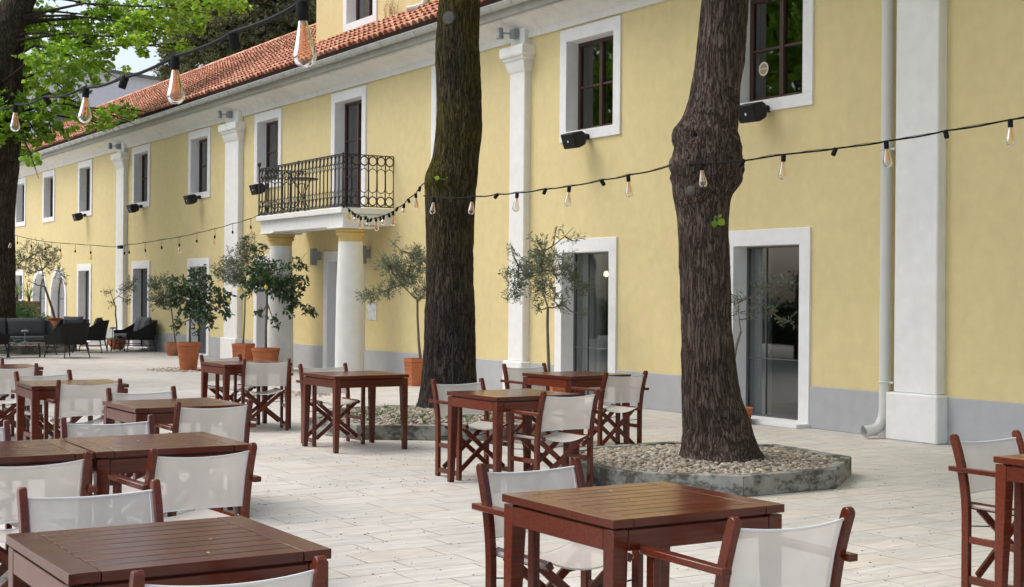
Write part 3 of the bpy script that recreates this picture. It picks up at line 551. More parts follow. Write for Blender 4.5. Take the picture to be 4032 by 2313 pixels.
# white modern block behind the left end of the roof
wb=thing('white_gable_building','plain weathered white block beyond the far end of the tiled roof','building',(-75,0,0))
m=MB(); m.add([(0,5,0),(0,22,0),(0,22,12.35),(0,5,13.55),(-14,5,0),(-14,22,0),(-14,22,12.35),(-14,5,13.55)],[(0,1,2,3),(7,6,5,4),(0,3,7,4),(1,5,6,2)]); m.build('wall',MAT['farwhite'],wb,fix=True)
m=MB(); m.beam((.1,4.9,13.62),(.1,22,12.42),.5,.14); m.add([(.3,4.8,13.6),(.3,22.1,12.4),(-14.2,22.1,12.4),(-14.2,4.8,13.6)],[(0,1,2,3)]); m.build('roof',MAT['darkframe'],wb)
m=MB(); m.box(-.1,.06,7.1,9.6,9.7,11.2); m.build('window',MAT['darkframe'],wb)

# ------------------------------------------------------------------ wall fittings
sp=thing('wall_spotlight','','spotlight')
m=MB(); m.box(-.07,.07,-.14,0,-.07,.10); m.build('housing',MAT['greymetal'],sp,bevel=.012)
m=MB(); m.tube([(-.02,-.14,.02),(-.12,-.26,.03)],.018,6); m.build('arm',MAT['greymetal'],sp)
m=MB(); M_=Matrix.Translation((-.15,-.29,.03)); m.lathe([(.045,.10),(.06,.085),(.06,-.03),(.068,-.04),(.07,-.10),(.06,-.10)],14,M=M_); m.build('head',MAT['greymetal'],sp,smooth=40)
u=[]
for x,l in ((-39.45,'small grey spotlight under the cornice on the farthest left pilaster'),(-30.9,'grey spotlight above the pilaster left of the balcony'),(-18.68,'grey spotlight on the tall pilaster between the two tree trunks')):
    place(sp,u,l,(x,-.12,5.62),0,'spotlights along the cornice').scale=(.85,.85,.85)
la=thing('wall_lamp','','wall lamp')
m=MB(); m.box(-.06,.06,-.20,-.09,-.17,.17); m.build('shade',MAT['greymetal'],la,bevel=.008)
m=MB(); m.box(-.05,.05,-.09,0,-.06,.10); m.build('bracket',MAT['greymetal'],la,bevel=.006)
u=[]
for x,l in ((-26.25,'grey box wall lamp on the yellow wall left of the white columns\' doorway'),(-24.02,'grey box wall lamp just right of the right white column')): place(la,u,l,(x,0,2.29),0,'box lamps beside the doorway')
ls=thing('wall_loudspeaker','','loudspeaker')
m=MB(); prof=[(-.19,-.105),(-.12,-.12),(.0,-.105),(.045,-.03),(.045,.05),(.0,.10),(-.19,.115)]   # y,z section
n=len(prof); vs=[]
for xx,sc in ((-.15,.92),(-.135,1),(.135,1),(.15,.92)): vs+=[(xx,y*sc,z*sc) for y,z in prof]
fs=[]
for k in range(3): fs+=[(k*n+j,k*n+(j+1)%n,(k+1)*n+(j+1)%n,(k+1)*n+j) for j in range(n)]
fs+=[tuple(range(n-1,-1,-1)),tuple(range(3*n,4*n))]
MS=Matrix.Translation((0,-.20,0))@Matrix.Rotation(math.radians(4),4,'Z')@Matrix.Rotation(math.radians(20),4,'X')
m.add([MS@Vector(v) for v in vs],fs); m.build('cabinet',MAT['black'],ls,fix=True,bevel=.01)
m=MB(); m.lathe([(.035,0),(.045,.01),(.045,.1),(.03,.12)],10,M=Matrix.Translation((.02,.01,.03))@Matrix.Rotation(pi/2,4,'X')); m.build('bracket',MAT['black'],ls,smooth=40)
m=MB(); m.box(-.012,.012,-.194,-.189,-.015,.015,MS); m.build('badge',MAT['white'],ls)
u=[]
for x,l in ((-43.2,'black loudspeaker under the third upper window from the left'),(-37.75,'black loudspeaker below the upper window right of the far pilaster'),(-33.2,'black loudspeaker below the upper window next left of the balcony pilaster'),(-28.95,'black loudspeaker under the upper window beside the balcony\'s left end'),(-16.9,'black loudspeaker under the upper window between the two tree trunks'),(-13.08,'black loudspeaker under the window with the round sticker')):
    place(ls,u,l,(x,0,3.845),0,'loudspeakers under the windows')
st=MB(); st.lathe([(.088,0),(.088,.004),(.07,.004),(.07,.0)],28,M=Matrix.Translation((-13.39,.205,4.43))@Matrix.Rotation(pi/2,4,'X'))
st.box(-13.46,-13.32,.200,.204,4.424,4.436); st.build('s',None); so=bpy.data.objects['s']; so.name='round_sticker'; so.data.materials.append(simple('cream_sticker',(.72,.62,.44),.6,.1)); tag(so,'round cream ring sticker on the upper right window pane','sticker')
sd=MB(); sd.lathe([(.069,0),(.069,.002)],28,M=Matrix.Translation((-13.39,.205,4.43))@Matrix.Rotation(pi/2,4,'X')); sd.build('disc',simple('sticker_disc',(.30,.27,.20),.6,.3,60),so)
nt=MB(); nt.box(-24.09,-23.70,-.012,.0,1.06,1.38); tag(nt.build('wall_notice',MAT['paper'],bevel=.003),'grey white notice plate on the wall right of the column','notice')
# dry weed on the tower roof junction
dw=MB(); base=Vector((-24.6,.72,6.80))
for k in range(16):
    a=R.uniform(0,2*pi); p=[base+Vector((R.uniform(-.25,.25),R.uniform(-.05,.05),0))]
    for j in range(4): p.append(p[-1]+Vector((R.uniform(-.06,.06),R.uniform(-.03,.02),R.uniform(.06,.15))))
    dw.tube(p,[.006,.005,.004,.003,.002],3)
    for q in p[2:]:
        for _ in range(3): dw.tube([q,q+Vector((R.uniform(-.07,.07),R.uniform(-.04,.04),R.uniform(0,.08)))],[.003,.002],3)
tag(dw.build('dry_weed',MAT['dry']),'dry brown weed growing on the roof tiles below the upper wall','weed')
# bistro table on the balcony
bt=thing('bistro_table','small dark iron table with scrolled legs standing on the balcony','table',(-25.9,-.55,3.105))
m=MB(); m.lathe([(.30,.70),(.31,.705),(.31,.72),(.30,.725)],24); m.build('tabletop',MAT['iron'],bt,smooth=40)
for k in range(3):
    a=2*pi*k/3+.4; m=MB(); m.tube([(math.cos(a)*r,math.sin(a)*r,z) for r,z in ((.22,0),(.16,.12),(.05,.3),(.04,.4),(.12,.55),(.2,.66),(.22,.70))],.01,5); m.build('leg',MAT['iron'],bt)
# ------------------------------------------------------------------ director chairs and tables
def lerp_path(z,P):
    for (x0,z0),(x1,z1) in zip(P,P[1:]):
        if z<=z1: return x0+(x1-x0)*(z-z0)/(z1-z0)
    return P[-1][0]
POST=[(-.175,0),(-.175,.20),(-.176,.40),(-.181,.48),(-.193,.56),(-.212,.65),(-.238,.735),(-.262,.80)]
def make_chair():
    c=thing('director_chair','','chair')
    W=MAT['wood']
    for s in (-1,1):
        m=MB(); pts=[];sec=[]
        path=POST+[(-.266,.812),(-.269,.819)]
        for i,(x,z) in enumerate(path):
            a=path[max(i-1,0)];b=path[min(i+1,len(path)-1)]; t=Vector((b[0]-a[0],0,b[1]-a[1])).normalized(); nn=Vector((t.z,0,-t.x))
            h=.0235 if i<len(POST)-1 else (.0225,.018,.008)[i-len(POST)+1]
            pts.append((x,s*.252,z)); sec.append([nn*h+Vector((0,-.0155,0)),nn*h+Vector((0,.0155,0)),-nn*h+Vector((0,.0155,0)),-nn*h+Vector((0,-.0155,0))])
        m.sweep(pts,sec); m.build('rear_leg',W,c,smooth=40,fix=True,bevel=.003)
        m=MB(); m.box(.152,.199,s*.268-.0155,s*.268+.0155,0,.625); m.build('front_leg',W,c,bevel=.003,smooth=40)
        m=MB(); y=s*.280
        vs=[(-.262,-.021),(-.262,.021),(.20,.026),(.225,.018),(.232,0),(.225,-.018),(.20,-.026)]
        m.add([(x,y+dy,.626) for x,dy in vs]+[(x,y+dy,.652) for x,dy in vs],[tuple(range(6,-1,-1)),tuple(range(7,14))]+[(i,(i+1)%7,7+(i+1)%7,7+i) for i in range(7)])
        m.build('armrest',W,c,fix=True,bevel=.003,smooth=40)
        for z,h in ((.055,.042),(.268,.036)):
            m=MB(); m.beam((-.152,s*.252,z),(.152,s*.268,z),.02,h); m.build('stretcher',W,c,bevel=.002)
        m=MB(); m.beam((-.205,s*.205,.443),(.205,s*.205,.443),.030,.034,up=(0,.5*s,1)); m.build('seat_rail',W,c,bevel=.003)
        for x,dx in ((.128,.011),(-.128,.011)):
            m=MB(); m.beam((x+s*dx,-s*.232,.078),(x+s*dx,s*.200,.432),.018,.040); m.build('cross_leg',W,c,bevel=.002)
        for x in (.17,-.17):
            m=MB(); m.tube([(x,s*.25,.338),(x-math.copysign(.02,x),s*.085,.325)],.0038,6); m.build('rod',MAT['lounge_metal'],c)
    m=MB(); ny,nx=16,6; vs=[]
    for i in range(nx+1):
        x=-.195+.39*i/nx
        for j in range(ny+1):
            t=-1+2*j/ny; y=t*.212; z=.463-.05*(1-t*t)-(.0 if abs(t)<.99 else .012); vs.append((x,y+(.012*t if abs(t)>.99 else 0),z))
    m.add(vs,[(i*(ny+1)+j,i*(ny+1)+j+1,(i+1)*(ny+1)+j+1,(i+1)*(ny+1)+j) for i in range(nx) for j in range(ny)])
    for s in (-1,1): m.tube([(-.195,s*.222,.444),(.195,s*.222,.444)],.0115,6)
    seat=m.build('seat',MAT['canvas'],c,smooth=50)
    for x in (-.195,.195): h=MB(); h.tube([(x,(-1+2*j/ny)*.212,.463-.05*(1-(-1+2*j/ny)**2)) for j in range(ny+1)],.0035,5); h.build('hem',MAT['hem'],seat,smooth=60)
    m=MB(); nz=6; vs=[]
    def bp(t,v):
        z0=.505+.008*(1-t*t); z1=.778-.014*(1-t*t); z=z0+(z1-z0)*v; return (lerp_path(z,POST)-.034*(1-t*t)*(.75+.25*v),t*.238,z)
    for i in range(nz+1):
        for j in range(ny+1): vs.append(bp(-1+2*j/ny,i/nz))
    m.add(vs,[(i*(ny+1)+j,i*(ny+1)+j+1,(i+1)*(ny+1)+j+1,(i+1)*(ny+1)+j) for i in range(nz) for j in range(ny)])
    back=m.build('backrest',MAT['canvas'],c,smooth=60)
    for q,r in ((([bp(-1+2*j/ny,1) for j in range(ny+1)]),.0052),([bp(-1+2*j/ny,0) for j in range(ny+1)],.0035),([bp(-.96,v/6) for v in range(7)],.003),([bp(.96,v/6) for v in range(7)],.003)):
        h=MB(); h.tube(q,r,6); h.build('hem',MAT['hem'],back,smooth=60)
    return c
CH=make_chair(); used_c=[]
def chair(mid,yaw,face,label):
    # mid = middle of the two back post tops on the ground plan; face=+1 looks to +X, -1 to -X
    rz=yaw if face>0 else pi+yaw
    x=mid[0]+.266*math.cos(rz); y=mid[1]+.266*math.sin(rz)
    place(CH,used_c,label,(x,y,0),rz,'white canvas folding chairs at the terrace tables')
def make_table():
    t=thing('terrace_table','','table'); W=MAT['wood']; A,B=.8165/2,.769/2
    m=MB(); bw=.092; n=9; sw=2*B/n
    for i in range(n): m.box(-B+i*sw+(.003 if i else 0),-B+(i+1)*sw-(.003 if i<n-1 else 0),-A+bw+.003,A-bw-.003,.719,.750)
    for s in (-1,1):
        y0,y1=sorted((s*A,s*(A-bw))); m.box(-B,B,y0,y1,.719,.7503)
    m.build('tabletop',W,t,bevel=.0012,seg=1,smooth=40)
    m=MB()
    for s in (-1,1):
        m.box(-B+.075,B-.075,s*(A-.018)-.011,s*(A-.018)+.011,.632,.708); m.box(s*(B-.018)-.011,s*(B-.018)+.011,-A+.075,A-.075,.632,.708)
    m.build('apron',W,t,bevel=.002)
    m=MB()
    for s in (-1,1): m.box(-B+.035,B-.035,s*(A-.045)-.01,s*(A-.045)+.01,.705,.719)
    m.box(-B+.035,-B+.055,-A+.06,A-.06,.7055,.7185); m.box(B-.055,B-.035,-A+.06,A-.06,.7055,.7185); m.build('shadow_batten',W,t)
    for sx in (-1,1):
        for sy in (-1,1):
            m=MB(); o=.006
            def q(wd,z): 
                xa,ya=sx*(B-o),sy*(A-o); xb,yb=sx*(B-o-wd),sy*(A-o-wd); return [(xa,ya,z),(xb,ya,z),(xb,yb,z),(xa,yb,z)]
            vs=q(.045,0)+q(.066,.60)+q(.066,.712)
            m.add(vs,[(3,2,1,0),(8,9,10,11)]+[(k*4+j,k*4+(j+1)%4,k*4+4+(j+1)%4,k*4+4+j) for k in (0,1) for j in range(4)])
            m.build('leg',W,t,fix=True,bevel=.003,smooth=40)
    return t
TB=make_table(); used_t=[]
GT='dark red slatted terrace tables'
for x,y,rz,l in [(-4.443,-10.49,-.001,'dark red slatted table nearest the camera at bottom left'),
 (-4.454,-8.56,-.012,'dark red slatted table in the right foreground before the gravel planter'),
 (-7.466,-9.543,-.019,'right one of two red slatted tables pushed together, petals on its top'),
 (-7.455,-10.375,-.022,'left one of two red slatted tables pushed together, cut by the left edge'),
 (-9.999,-8.566,.006,'dark red table with its chairs left of the open paving, third row back'),
 (-12.594,-8.608,-.06,'dark red table in front of the leftmost table row, with sheer chair behind'),
 (-15.69,-8.58,-.02,'farthest left red table mostly hidden behind a chair back'),
 (-15.43,-5.86,.0,'farthest red table, in front of the lemon tree pots'),
 (-12.894,-5.703,.011,'red table with one chair only, left of the mossy trunk'),
 (-9.809,-5.766,.015,'red table before the mossy trunk planter with two chairs'),
 (-11.934,-3.653,.112,'red table near the glass door between both tree trunks'),
 (-4.39,-5.65,-.01,'red table cut off by the right edge of the picture')]:
    place(TB,used_t,l,(x,y,0),rz,GT)
for mid,yaw,f,l in [((-5.43,-10.455),-.02,1,'chair behind the nearest bottom left table, its white back facing the viewer'),
 ((-3.635,-10.575),-.09,-1,'nearest chair at the bottom edge, cut off, before the bottom left table'),
 ((-8.33,-9.54),-.10,1,'chair behind the right one of the two joined tables'),
 ((-8.33,-10.37),-.04,1,'chair behind the left one of the joined tables, cut by the left edge'),
 ((-6.50,-9.61),.05,-1,'chair in front of the right one of the two joined tables'),
 ((-6.52,-10.41),.02,-1,'chair in front of the left one of the joined tables, cut by the left edge'),
 ((-10.77,-8.565),-.02,1,'chair on the far side of the third row table left of the open paving'),
 ((-9.185,-8.56),-.03,-1,'sheer backed chair on the near side of the third row table'),
 ((-13.39,-8.66),.15,1,'chair on the far side of the table in the leftmost row'),
 ((-11.88,-8.65),-.06,-1,'sheer backed chair on the near side of the table in the leftmost row'),
 ((-14.75,-8.64),-.02,-1,'chair back hiding the farthest left table'),
 ((-16.05,-8.69),.0,1,'chair beyond the farthest left table, only a post showing'),
 ((-16.09,-5.92),.12,1,'chair beyond the farthest table, before the terracotta pots'),
 ((-14.83,-5.85),-.18,-1,'chair turned its back to us at the farthest table by the lemon trees'),
 ((-13.60,-5.735),-.04,1,'single chair behind the table left of the mossy trunk'),
 ((-10.67,-5.80),.06,1,'chair before the mossy trunk, facing the viewer across its table'),
 ((-9.0,-5.75),.01,-1,'sheer backed chair on the near side of the table before the mossy trunk planter'),
 ((-12.78,-3.75),-.013,1,'chair by the wall on the far side of the table near the glass door'),
 ((-11.02,-3.70),.06,-1,'chair with its back to us beside the brown knotted trunk'),
 ((-5.265,-8.56),.013,1,'chair behind the right foreground table, leaves lying on its seat'),
 ((-3.56,-8.59),-.046,-1,'chair nearest at bottom right with its back to the viewer'),
 ((-5.175,-5.63),-.01,1,'chair at the right edge of the picture by the wall plinth')]: chair(mid,yaw,f,l)

# ------------------------------------------------------------------ lounge group
def lounge_seat(name,label,cat,W,D,loc,rz,nc,group=None,back=.82,arm=.54):
    t=thing(name,label,cat,loc,rz,group); w=W/2; d=D/2; path=[]; r=.17
    path+=[(d,w,0),(d*.4,w+.015,0),(-d+r,w,0)]+[(-d+r-r*math.sin(a),w-r+r*math.cos(a),0) for a in (pi/8,pi/4,3*pi/8,pi/2)]
    k=max(2,int(W/.3)); mid=[(-d,w-r-(W-2*r)*i/k,0) for i in range(1,k)]
    path=path+mid+[(x,-y,0) for x,y,_ in reversed(path)]
    m=MB(); N=len(path); vs=[]
    for i,(x,y,_) in enumerate(path):
        s=max(0,min(1,(.05-x)/(d+.02))); s=s*s*(3-2*s); zt=arm+(back-arm)*s; zb=.33
        fl=.06*s
        n=Vector((x*.9+.15,y,0)); n=Vector((min(0,x+d-r) if x<-d+r else 0, y if abs(y)>w-r else 0,0)); n=n.normalized() if n.length>0 else Vector((-1,0,0))
        p=Vector((x,y,0)); vs+=[p+Vector((0,0,zb))-n*.05,p-n*-fl+Vector((0,0,zt)),p+n*(fl-.045)+Vector((0,0,zt)),p-n*.09+Vector((0,0,zb))]
    m.add(vs,[(i*4+j,i*4+(j+1)%4,(i+1)*4+(j+1)%4,(i+1)*4+j) for i in range(N-1) for j in range(4)]+[(3,2,1,0),tuple((N-1)*4+j for j in range(4))])
    m.box(-d+.04,d-.02,-w+.04,w-.04,.31,.35); m.build('woven_shell',MAT['wicker'],t,fix=True,smooth=50)
    for sx in (-1,1):
        for sy in (-1,1):
            m=MB(); m.tube([(sx*(d-.08),sy*(w-.09),.34),(sx*(d-.01),sy*(w-.01),0)],[.018,.013],8); m.build('leg',MAT['lounge_metal'],t,smooth=60)
    m=MB()
    for sy in (-1,1): m.beam((-d+.05,sy*(w-.05),.17),(d-.05,sy*(w-.05),.17),.014,.02)
    m.build('rail',MAT['lounge_metal'],t)
    m=MB(); m.box(-d+.1,d-.0,-w+.09,w-.09,.35,.45); m.build('seat_cushion',MAT['cushion'],t,bevel=.03,seg=3,smooth=60)
    cw=(W-.2)/nc
    for i in range(nc):
        y=-w+.1+cw*(i+.5); m=MB(); n=8; vs=[];fs=[]
        Mc=Matrix.Translation((-d+.20,y,.66))@Matrix.Rotation(math.radians(-16),4,'Y')
        for sgn in (1,-1):
            for a in range(n+1):
                for b in range(n+1):
                    u_=-1+2*a/n; v_=-1+2*b/n; th=.085*((1-u_**4)*(1-v_**4))**.5+.004; pin=1-.05*(1-abs(u_))*0-.06*(u_*u_*v_*v_)*0
                    vs.append(Mc@Vector((sgn*th,u_*(cw/2-.01)*(1-.05*(1-v_*v_)*u_*u_),v_*.235*(1-.06*(1-u_*u_)*0+.04*u_*u_))))
        o=(n+1)**2
        for a in range(n):
            for b in range(n): fs+=[(a*(n+1)+b,(a+1)*(n+1)+b,(a+1)*(n+1)+b+1,a*(n+1)+b+1),(o+a*(n+1)+b,o+a*(n+1)+b+1,o+(a+1)*(n+1)+b+1,o+(a+1)*(n+1)+b)]
        m.add(vs,fs); m.build('back_cushion',MAT['cushion'],t,smooth=80,fix=True)
    return t
ff=lambda x,y: math.atan2(y,x)
lounge_seat('sofa','long black woven sofa with charcoal cushions in front of the green shrub','sofa',2.1,.84,(-35.55,-3.98,0),ff(1,.02),2,back=.83)
lounge_seat('loveseat','black woven loveseat with two cushions standing against the yellow wall','sofa',1.45,.78,(-36.75,-.50,0),ff(-.06,-1),2)
lounge_seat('lounge_chair','black woven armchair seen from behind, beside the low table','armchair',.78,.72,(-33.53,-3.11,0),ff(-.9,-.44),1,'black woven armchairs')
lounge_seat('lounge_chair','black woven armchair behind the nearer one, right arm towards the potted olive','armchair',.80,.74,(-36.35,-1.78,0),ff(-.45,-.9),1,'black woven armchairs')
lounge_seat('lounge_chair','black woven armchair farthest back beside the tall terracotta urn','armchair',.78,.72,(-37.7,-1.95,0),ff(.75,-.66),1,'black woven armchairs')
lounge_seat('lounge_chair','black woven armchair cut off by the left edge','armchair',.78,.72,(-34.15,-4.80,0),ff(-.5,.85),1,'black woven armchairs')
def side_table(name,label,loc,w,d,h,rz=0):
    t=thing(name,label,'side table' if w<.8 else 'coffee table',loc,rz); m=MB()
    prof=[(w/2*math.cos(2*pi*k/28),d/2*math.sin(2*pi*k/28)) for k in range(28)]
    if w<.8: prof=[(-w/2,-d/2),(w/2,-d/2),(w/2,d/2),(-w/2,d/2)]
    n=len(prof); m.add([(x,y,h-.02) for x,y in prof]+[(x,y,h) for x,y in prof],[tuple(range(n-1,-1,-1)),tuple(range(n,2*n))]+[(i,(i+1)%n,n+(i+1)%n,n+i) for i in range(n)]); m.build('tabletop',MAT['tablegrey'],t,fix=True)
    for sx in (-1,1):
        for sy in (-1,1):
            m=MB(); m.tube([(sx*w*.33,sy*d*.33,h-.02),(sx*w*.36,sy*d*.36,0)],.015,6); m.build('leg',MAT['lounge_metal'],t)
    return t
side_table('coffee_table','low oval grey table in front of the black sofa',(-34.15,-3.95,0),1.0,.62,.35,1.3)
side_table('side_table','small square grey table between armchair and loveseat',(-36.85,-.98,0),.52,.48,.34)
def table_lamp(label,loc):
    t=thing('table_lamp',label,'lamp',loc,0,'small grey table lamps'); m=MB(); m.lathe([(.06,0),(.06,.015),(.014,.02),(.012,.26)],12); m.build('stand',MAT['greymetal'],t,smooth=40)
    m=MB(); m.lathe([(.075,.24),(.08,.245),(.08,.275),(.05,.29)],14); m.build('shade',MAT['greymetal'],t,smooth=40)
table_lamp('small grey lamp on the low oval table',(-34.2,-3.92,.35)); table_lamp('small grey lamp on the side table by the loveseat',(-36.98,-1.02,.34))
t=thing('ashtray','teal glass ashtray on the low oval table','ashtray',(-34.05,-4.12,.35)); m=MB(); m.lathe([(.05,0),(.09,.06),(.1,.065),(.08,.06),(.045,.015)],14); m.build('bowl',MAT['teal'],t,smooth=50)
t=thing('ashtray','dark small ashtray on the side table by the loveseat','ashtray',(-36.68,-.92,.34)); m=MB(); m.lathe([(.05,0),(.08,.05),(.085,.055),(.07,.05),(.045,.015)],14); m.build('bowl',MAT['black'],t,smooth=50)

# ------------------------------------------------------------------ pots
GP='terracotta pots with trees'
def pot(name,label,loc,kind,rt,rb,h,rot=0,mat='terracotta'):
    t=thing(name,label,'flower pot',loc,rot,GP); m=MB(); n={'round':28,'hex':6,'square':4,'belly':28}[kind]
    prof=[]
    if kind=='belly': prof=[(rb,0),(rb*1.18,h*.2),(rt*1.06,h*.5),(rt*1.04,h*.7),(rt,h*.9),(rt*1.03,h),(rt*.9,h),(rt*.86,h*.9)]
    else:
        nb={'round':3,'hex':5,'square':6}[kind]; L=0
        for k in range(nb):
            za,zb=h*.86*k/nb,h*.86*(k+1)/nb; ra=rb+(rt*.93-rb)*k/nb; rbb=rb+(rt*.93-rb)*(k+1)/nb
            prof+=[(ra+.004,za),(rbb+.012,zb-.008),(rbb+.003,zb)]
        prof+=[(rt*.95,h*.86),(rt,h*.87),(rt*1.01,h),(rt*.9,h),(rt*.86,h*.88)]
    q=1.0 if n>8 else (1.155 if n==6 else 1.3)
    m.lathe([(r*q,z) for r,z in prof],n,rot=pi/4 if n==4 else 0); m.build('body',MAT[mat],t,smooth=35)
    m=MB(); m.lathe([(.001,h*.90),(rt*.88*q,h*.90)],n,rot=pi/4 if n==4 else 0,cap=False); m.build('soil',MAT['soil'],t)
pot('terracotta_pot','hexagonal ribbed terracotta pot beside the mossy trunk',(-21.15,-.55,0),'hex',.175,.135,.465,.2)
pot('terracotta_pot','terracotta pot half hidden under the table near the glass door',(-16.48,-.83,0),'square',.20,.15,.33)
pot('terracotta_pot','large round stepped terracotta pot standing on the gravel patch',(-27.35,-2.35,0),'round',.235,.155,.56)
pot('terracotta_pot','weathered round orange pot by the wall behind the stepped pot',(-33.74,-.5,0),'belly',.185,.12,.33,0,'oldterra')
pot('terracotta_pot','square terracotta pot with wavy ridges left of the wide lemon pot',(-28.9,-.58,0),'square',.195,.16,.46,.55)
pot('terracotta_pot','wide terracotta pot of the big lemon tree before the left column',(-26.15,-1.2,0),'round',.275,.20,.47)
pot('terracotta_pot','terracotta pot peeking from behind the brown knotted trunk',(-13.15,-.38,0),'round',.17,.13,.20)
pot('terracotta_pot','low orange pot behind the side table',(-38.0,-.6,0),'belly',.225,.15,.31,0,'oldterra')
t=thing('terracotta_urn','tall orange amphora shaped urn behind the black armchairs','urn',(-38.6,-2.1,0)); m=MB()
m.lathe([(.13,0),(.20,.12),(.28,.35),(.30,.52),(.27,.66),(.19,.76),(.17,.79),(.20,.81),(.20,.84),(.16,.84),(.15,.76)],28); m.build('body',MAT['terracotta'],t,smooth=50)
for a in (.3,pi+.3):
    m=MB(); m.tube([(.27*math.cos(a),.27*math.sin(a),.66),(.33*math.cos(a),.33*math.sin(a),.72),(.2*math.cos(a),.2*math.sin(a),.77)],.018,6); m.build('handle',MAT['terracotta'],t,smooth=60)
# ------------------------------------------------------------------ potted trees
def rdir(): 
    while True:
        v=Vector((R.uniform(-1,1),R.uniform(-1,1),R.uniform(-1,1)))
        if .05<v.length<1: return v.normalized()
def inball():
    while True:
        v=Vector((R.uniform(-1,1),R.uniform(-1,1),R.uniform(-1,1)))
        if v.length<1: return v
LATV=Vector((.534,.8455,0)); DEPV=Vector((-.8455,.534,0))
def in_blob(b,k=.85):
    v=inball(); return Vector(b[:3])+LATV*v.x*b[3]+DEPV*v.y*b[3]*k+Vector((0,0,v.z*b[4]))
def potted_tree(name,label,cat,key,base,lm,L,W,cov,tr,group,droop=0,fruit=0,twlen=.2,per=9):
    D_=TREES[key]; base=Vector(base); root=thing(name,label,cat,base,0,group)
    T=[Vector(p)-base for p in D_['trunk']]; m=MB()
    m.tube(T,[tr*(1-.25*i/(len(T)-1)) for i in range(len(T))],8); m.build('trunk',MAT['twig'],root,smooth=60)
    top=T[-1]; bm=MB(); nodes=[top]; BL=D_['blobs']
    cen=sum((Vector(b[:3])-base for b in BL),Vector())/len(BL)
    for b in BL:
        c=Vector(b[:3])-base
        near=min(nodes,key=lambda q:(q-c).length+ (q-top).length*.25)
        mid=(near+c)/2+Vector((R.uniform(-.04,.04),R.uniform(-.04,.04),-.03)); pts=[near,mid,c,c+ (c-near)*.4+Vector((0,0,.04))]
        bm.tube(pts,[tr*.5,tr*.38,tr*.26,tr*.12],5); nodes+=[mid,c]
    fm=MB()
    for b in BL:
        n=int(math.pi*b[3]*b[4]*b[5]*cov*2.0/(L*W*.6)/per)+1
        for _ in range(n):
            p=in_blob(b)-base; near=min(nodes,key=lambda q:(q-p).length)
            out=((p-cen).normalized()*.6+rdir()*.8+Vector((0,0,.5-droop))).normalized(); tl_=twlen*R.uniform(.6,1.2)
            s=p-out*tl_*.5; e=p+out*tl_*.5+Vector((0,0,-.25*droop*tl_))
            if R.random()<.45: bm.tube([near,(near+s)/2+rdir()*.03,s],[.005,.004,.003],3,False)
            bm.tube([s,e],[.003,.0015],3,False)
            for k in range(per):
                q=s.lerp(e,(k+.3)/per); sd=rdir(); sd=(sd-out*sd.dot(out)).normalized()
                d=(out*R.uniform(.3,.9)+sd*R.uniform(.6,1)+Vector((0,0,-droop*R.uniform(.3,1.2)))).normalized(); side=d.cross(rdir()).normalized(); l=L*R.uniform(.65,1.2)
                (fm.leaf if W>.03 else fm.leaf2)(q,d,side,l,W*R.uniform(.8,1.15))
    bm.build('branches',MAT['twig'],root); fm.build('foliage',lm,root)
    return root
LO,LL=MAT['leaf_olive'],MAT['leaf_lemon']
GO='olive trees in pots'
potted_tree('olive_tree','slender grey green olive tree partly behind the mossy trunk','tree','p7',(-21.15,-.55,0),LO,.075,.017,1.15,.025,GO)
potted_tree('olive_tree','full round olive tree between the two big trunks before the glass door','tree','p8',(-16.48,-.83,0),LO,.075,.017,.95,.025,GO)
potted_tree('lemon_tree','dark green lemon tree in the stepped pot left of the balcony columns','tree','p3',(-27.35,-2.35,0),LL,.105,.05,1.35,.026,'lemon trees in pots',.55,per=7)
potted_tree('olive_tree','olive tree behind the left lemon tree, trunk bending left','tree','p4',(-33.74,-.5,0),LO,.085,.022,1.2,.022,GO)
potted_tree('olive_tree','tall pale olive tree left of the big lemon tree with long upright sprigs','tree','p5',(-28.9,-.58,0),LO,.08,.019,1.2,.02,GO)
potted_tree('lemon_tree','largest dark green lemon tree covering the left white column','tree','p6',(-26.15,-1.2,0),LL,.105,.048,1.3,.03,'lemon trees in pots',.45,per=7)
potted_tree('olive_tree','thin olive tree behind the brown knotted trunk before the right glass door','tree','p9',(-13.15,-.38,0),LO,.065,.014,.75,.018,GO)
potted_tree('olive_tree','small bare looking olive tree by the far pilaster','tree','p2',(-38.0,-.6,0),LO,.08,.022,1.0,.024,GO)
potted_tree('olive_tree','wide leaning olive tree growing from the tall urn','tree','p1',(-38.6,-2.1,.0),LO,.08,.022,.9,.036,GO)
u=0
for px,py,pz,par,l in [(-26.6,-1.55,1.70,0,'pale lemon hanging in the middle of the big lemon tree'),(-28.1,-1.05,1.47,0,'pale lemon on the left side of the big lemon tree'),(-25.72,-1.9,1.13,1,'yellow lemon hanging low under the left lemon tree'),(-26.3,-1.55,1.55,1,'pale lemon at the right end of the left lemon tree')]: pass
def lemon(p,l):
    m=MB(); m.lathe([(.002,-.05),(.018,-.042),(.033,-.02),(.036,0),(.032,.022),(.018,.04),(.006,.046)],12); o=m.build('lemon',MAT['lemon'],smooth=80,loc=p); tag(o,l,'lemon',None,None); o['group']='lemons on the trees'
for p,l in LEMONS: lemon(p,l)
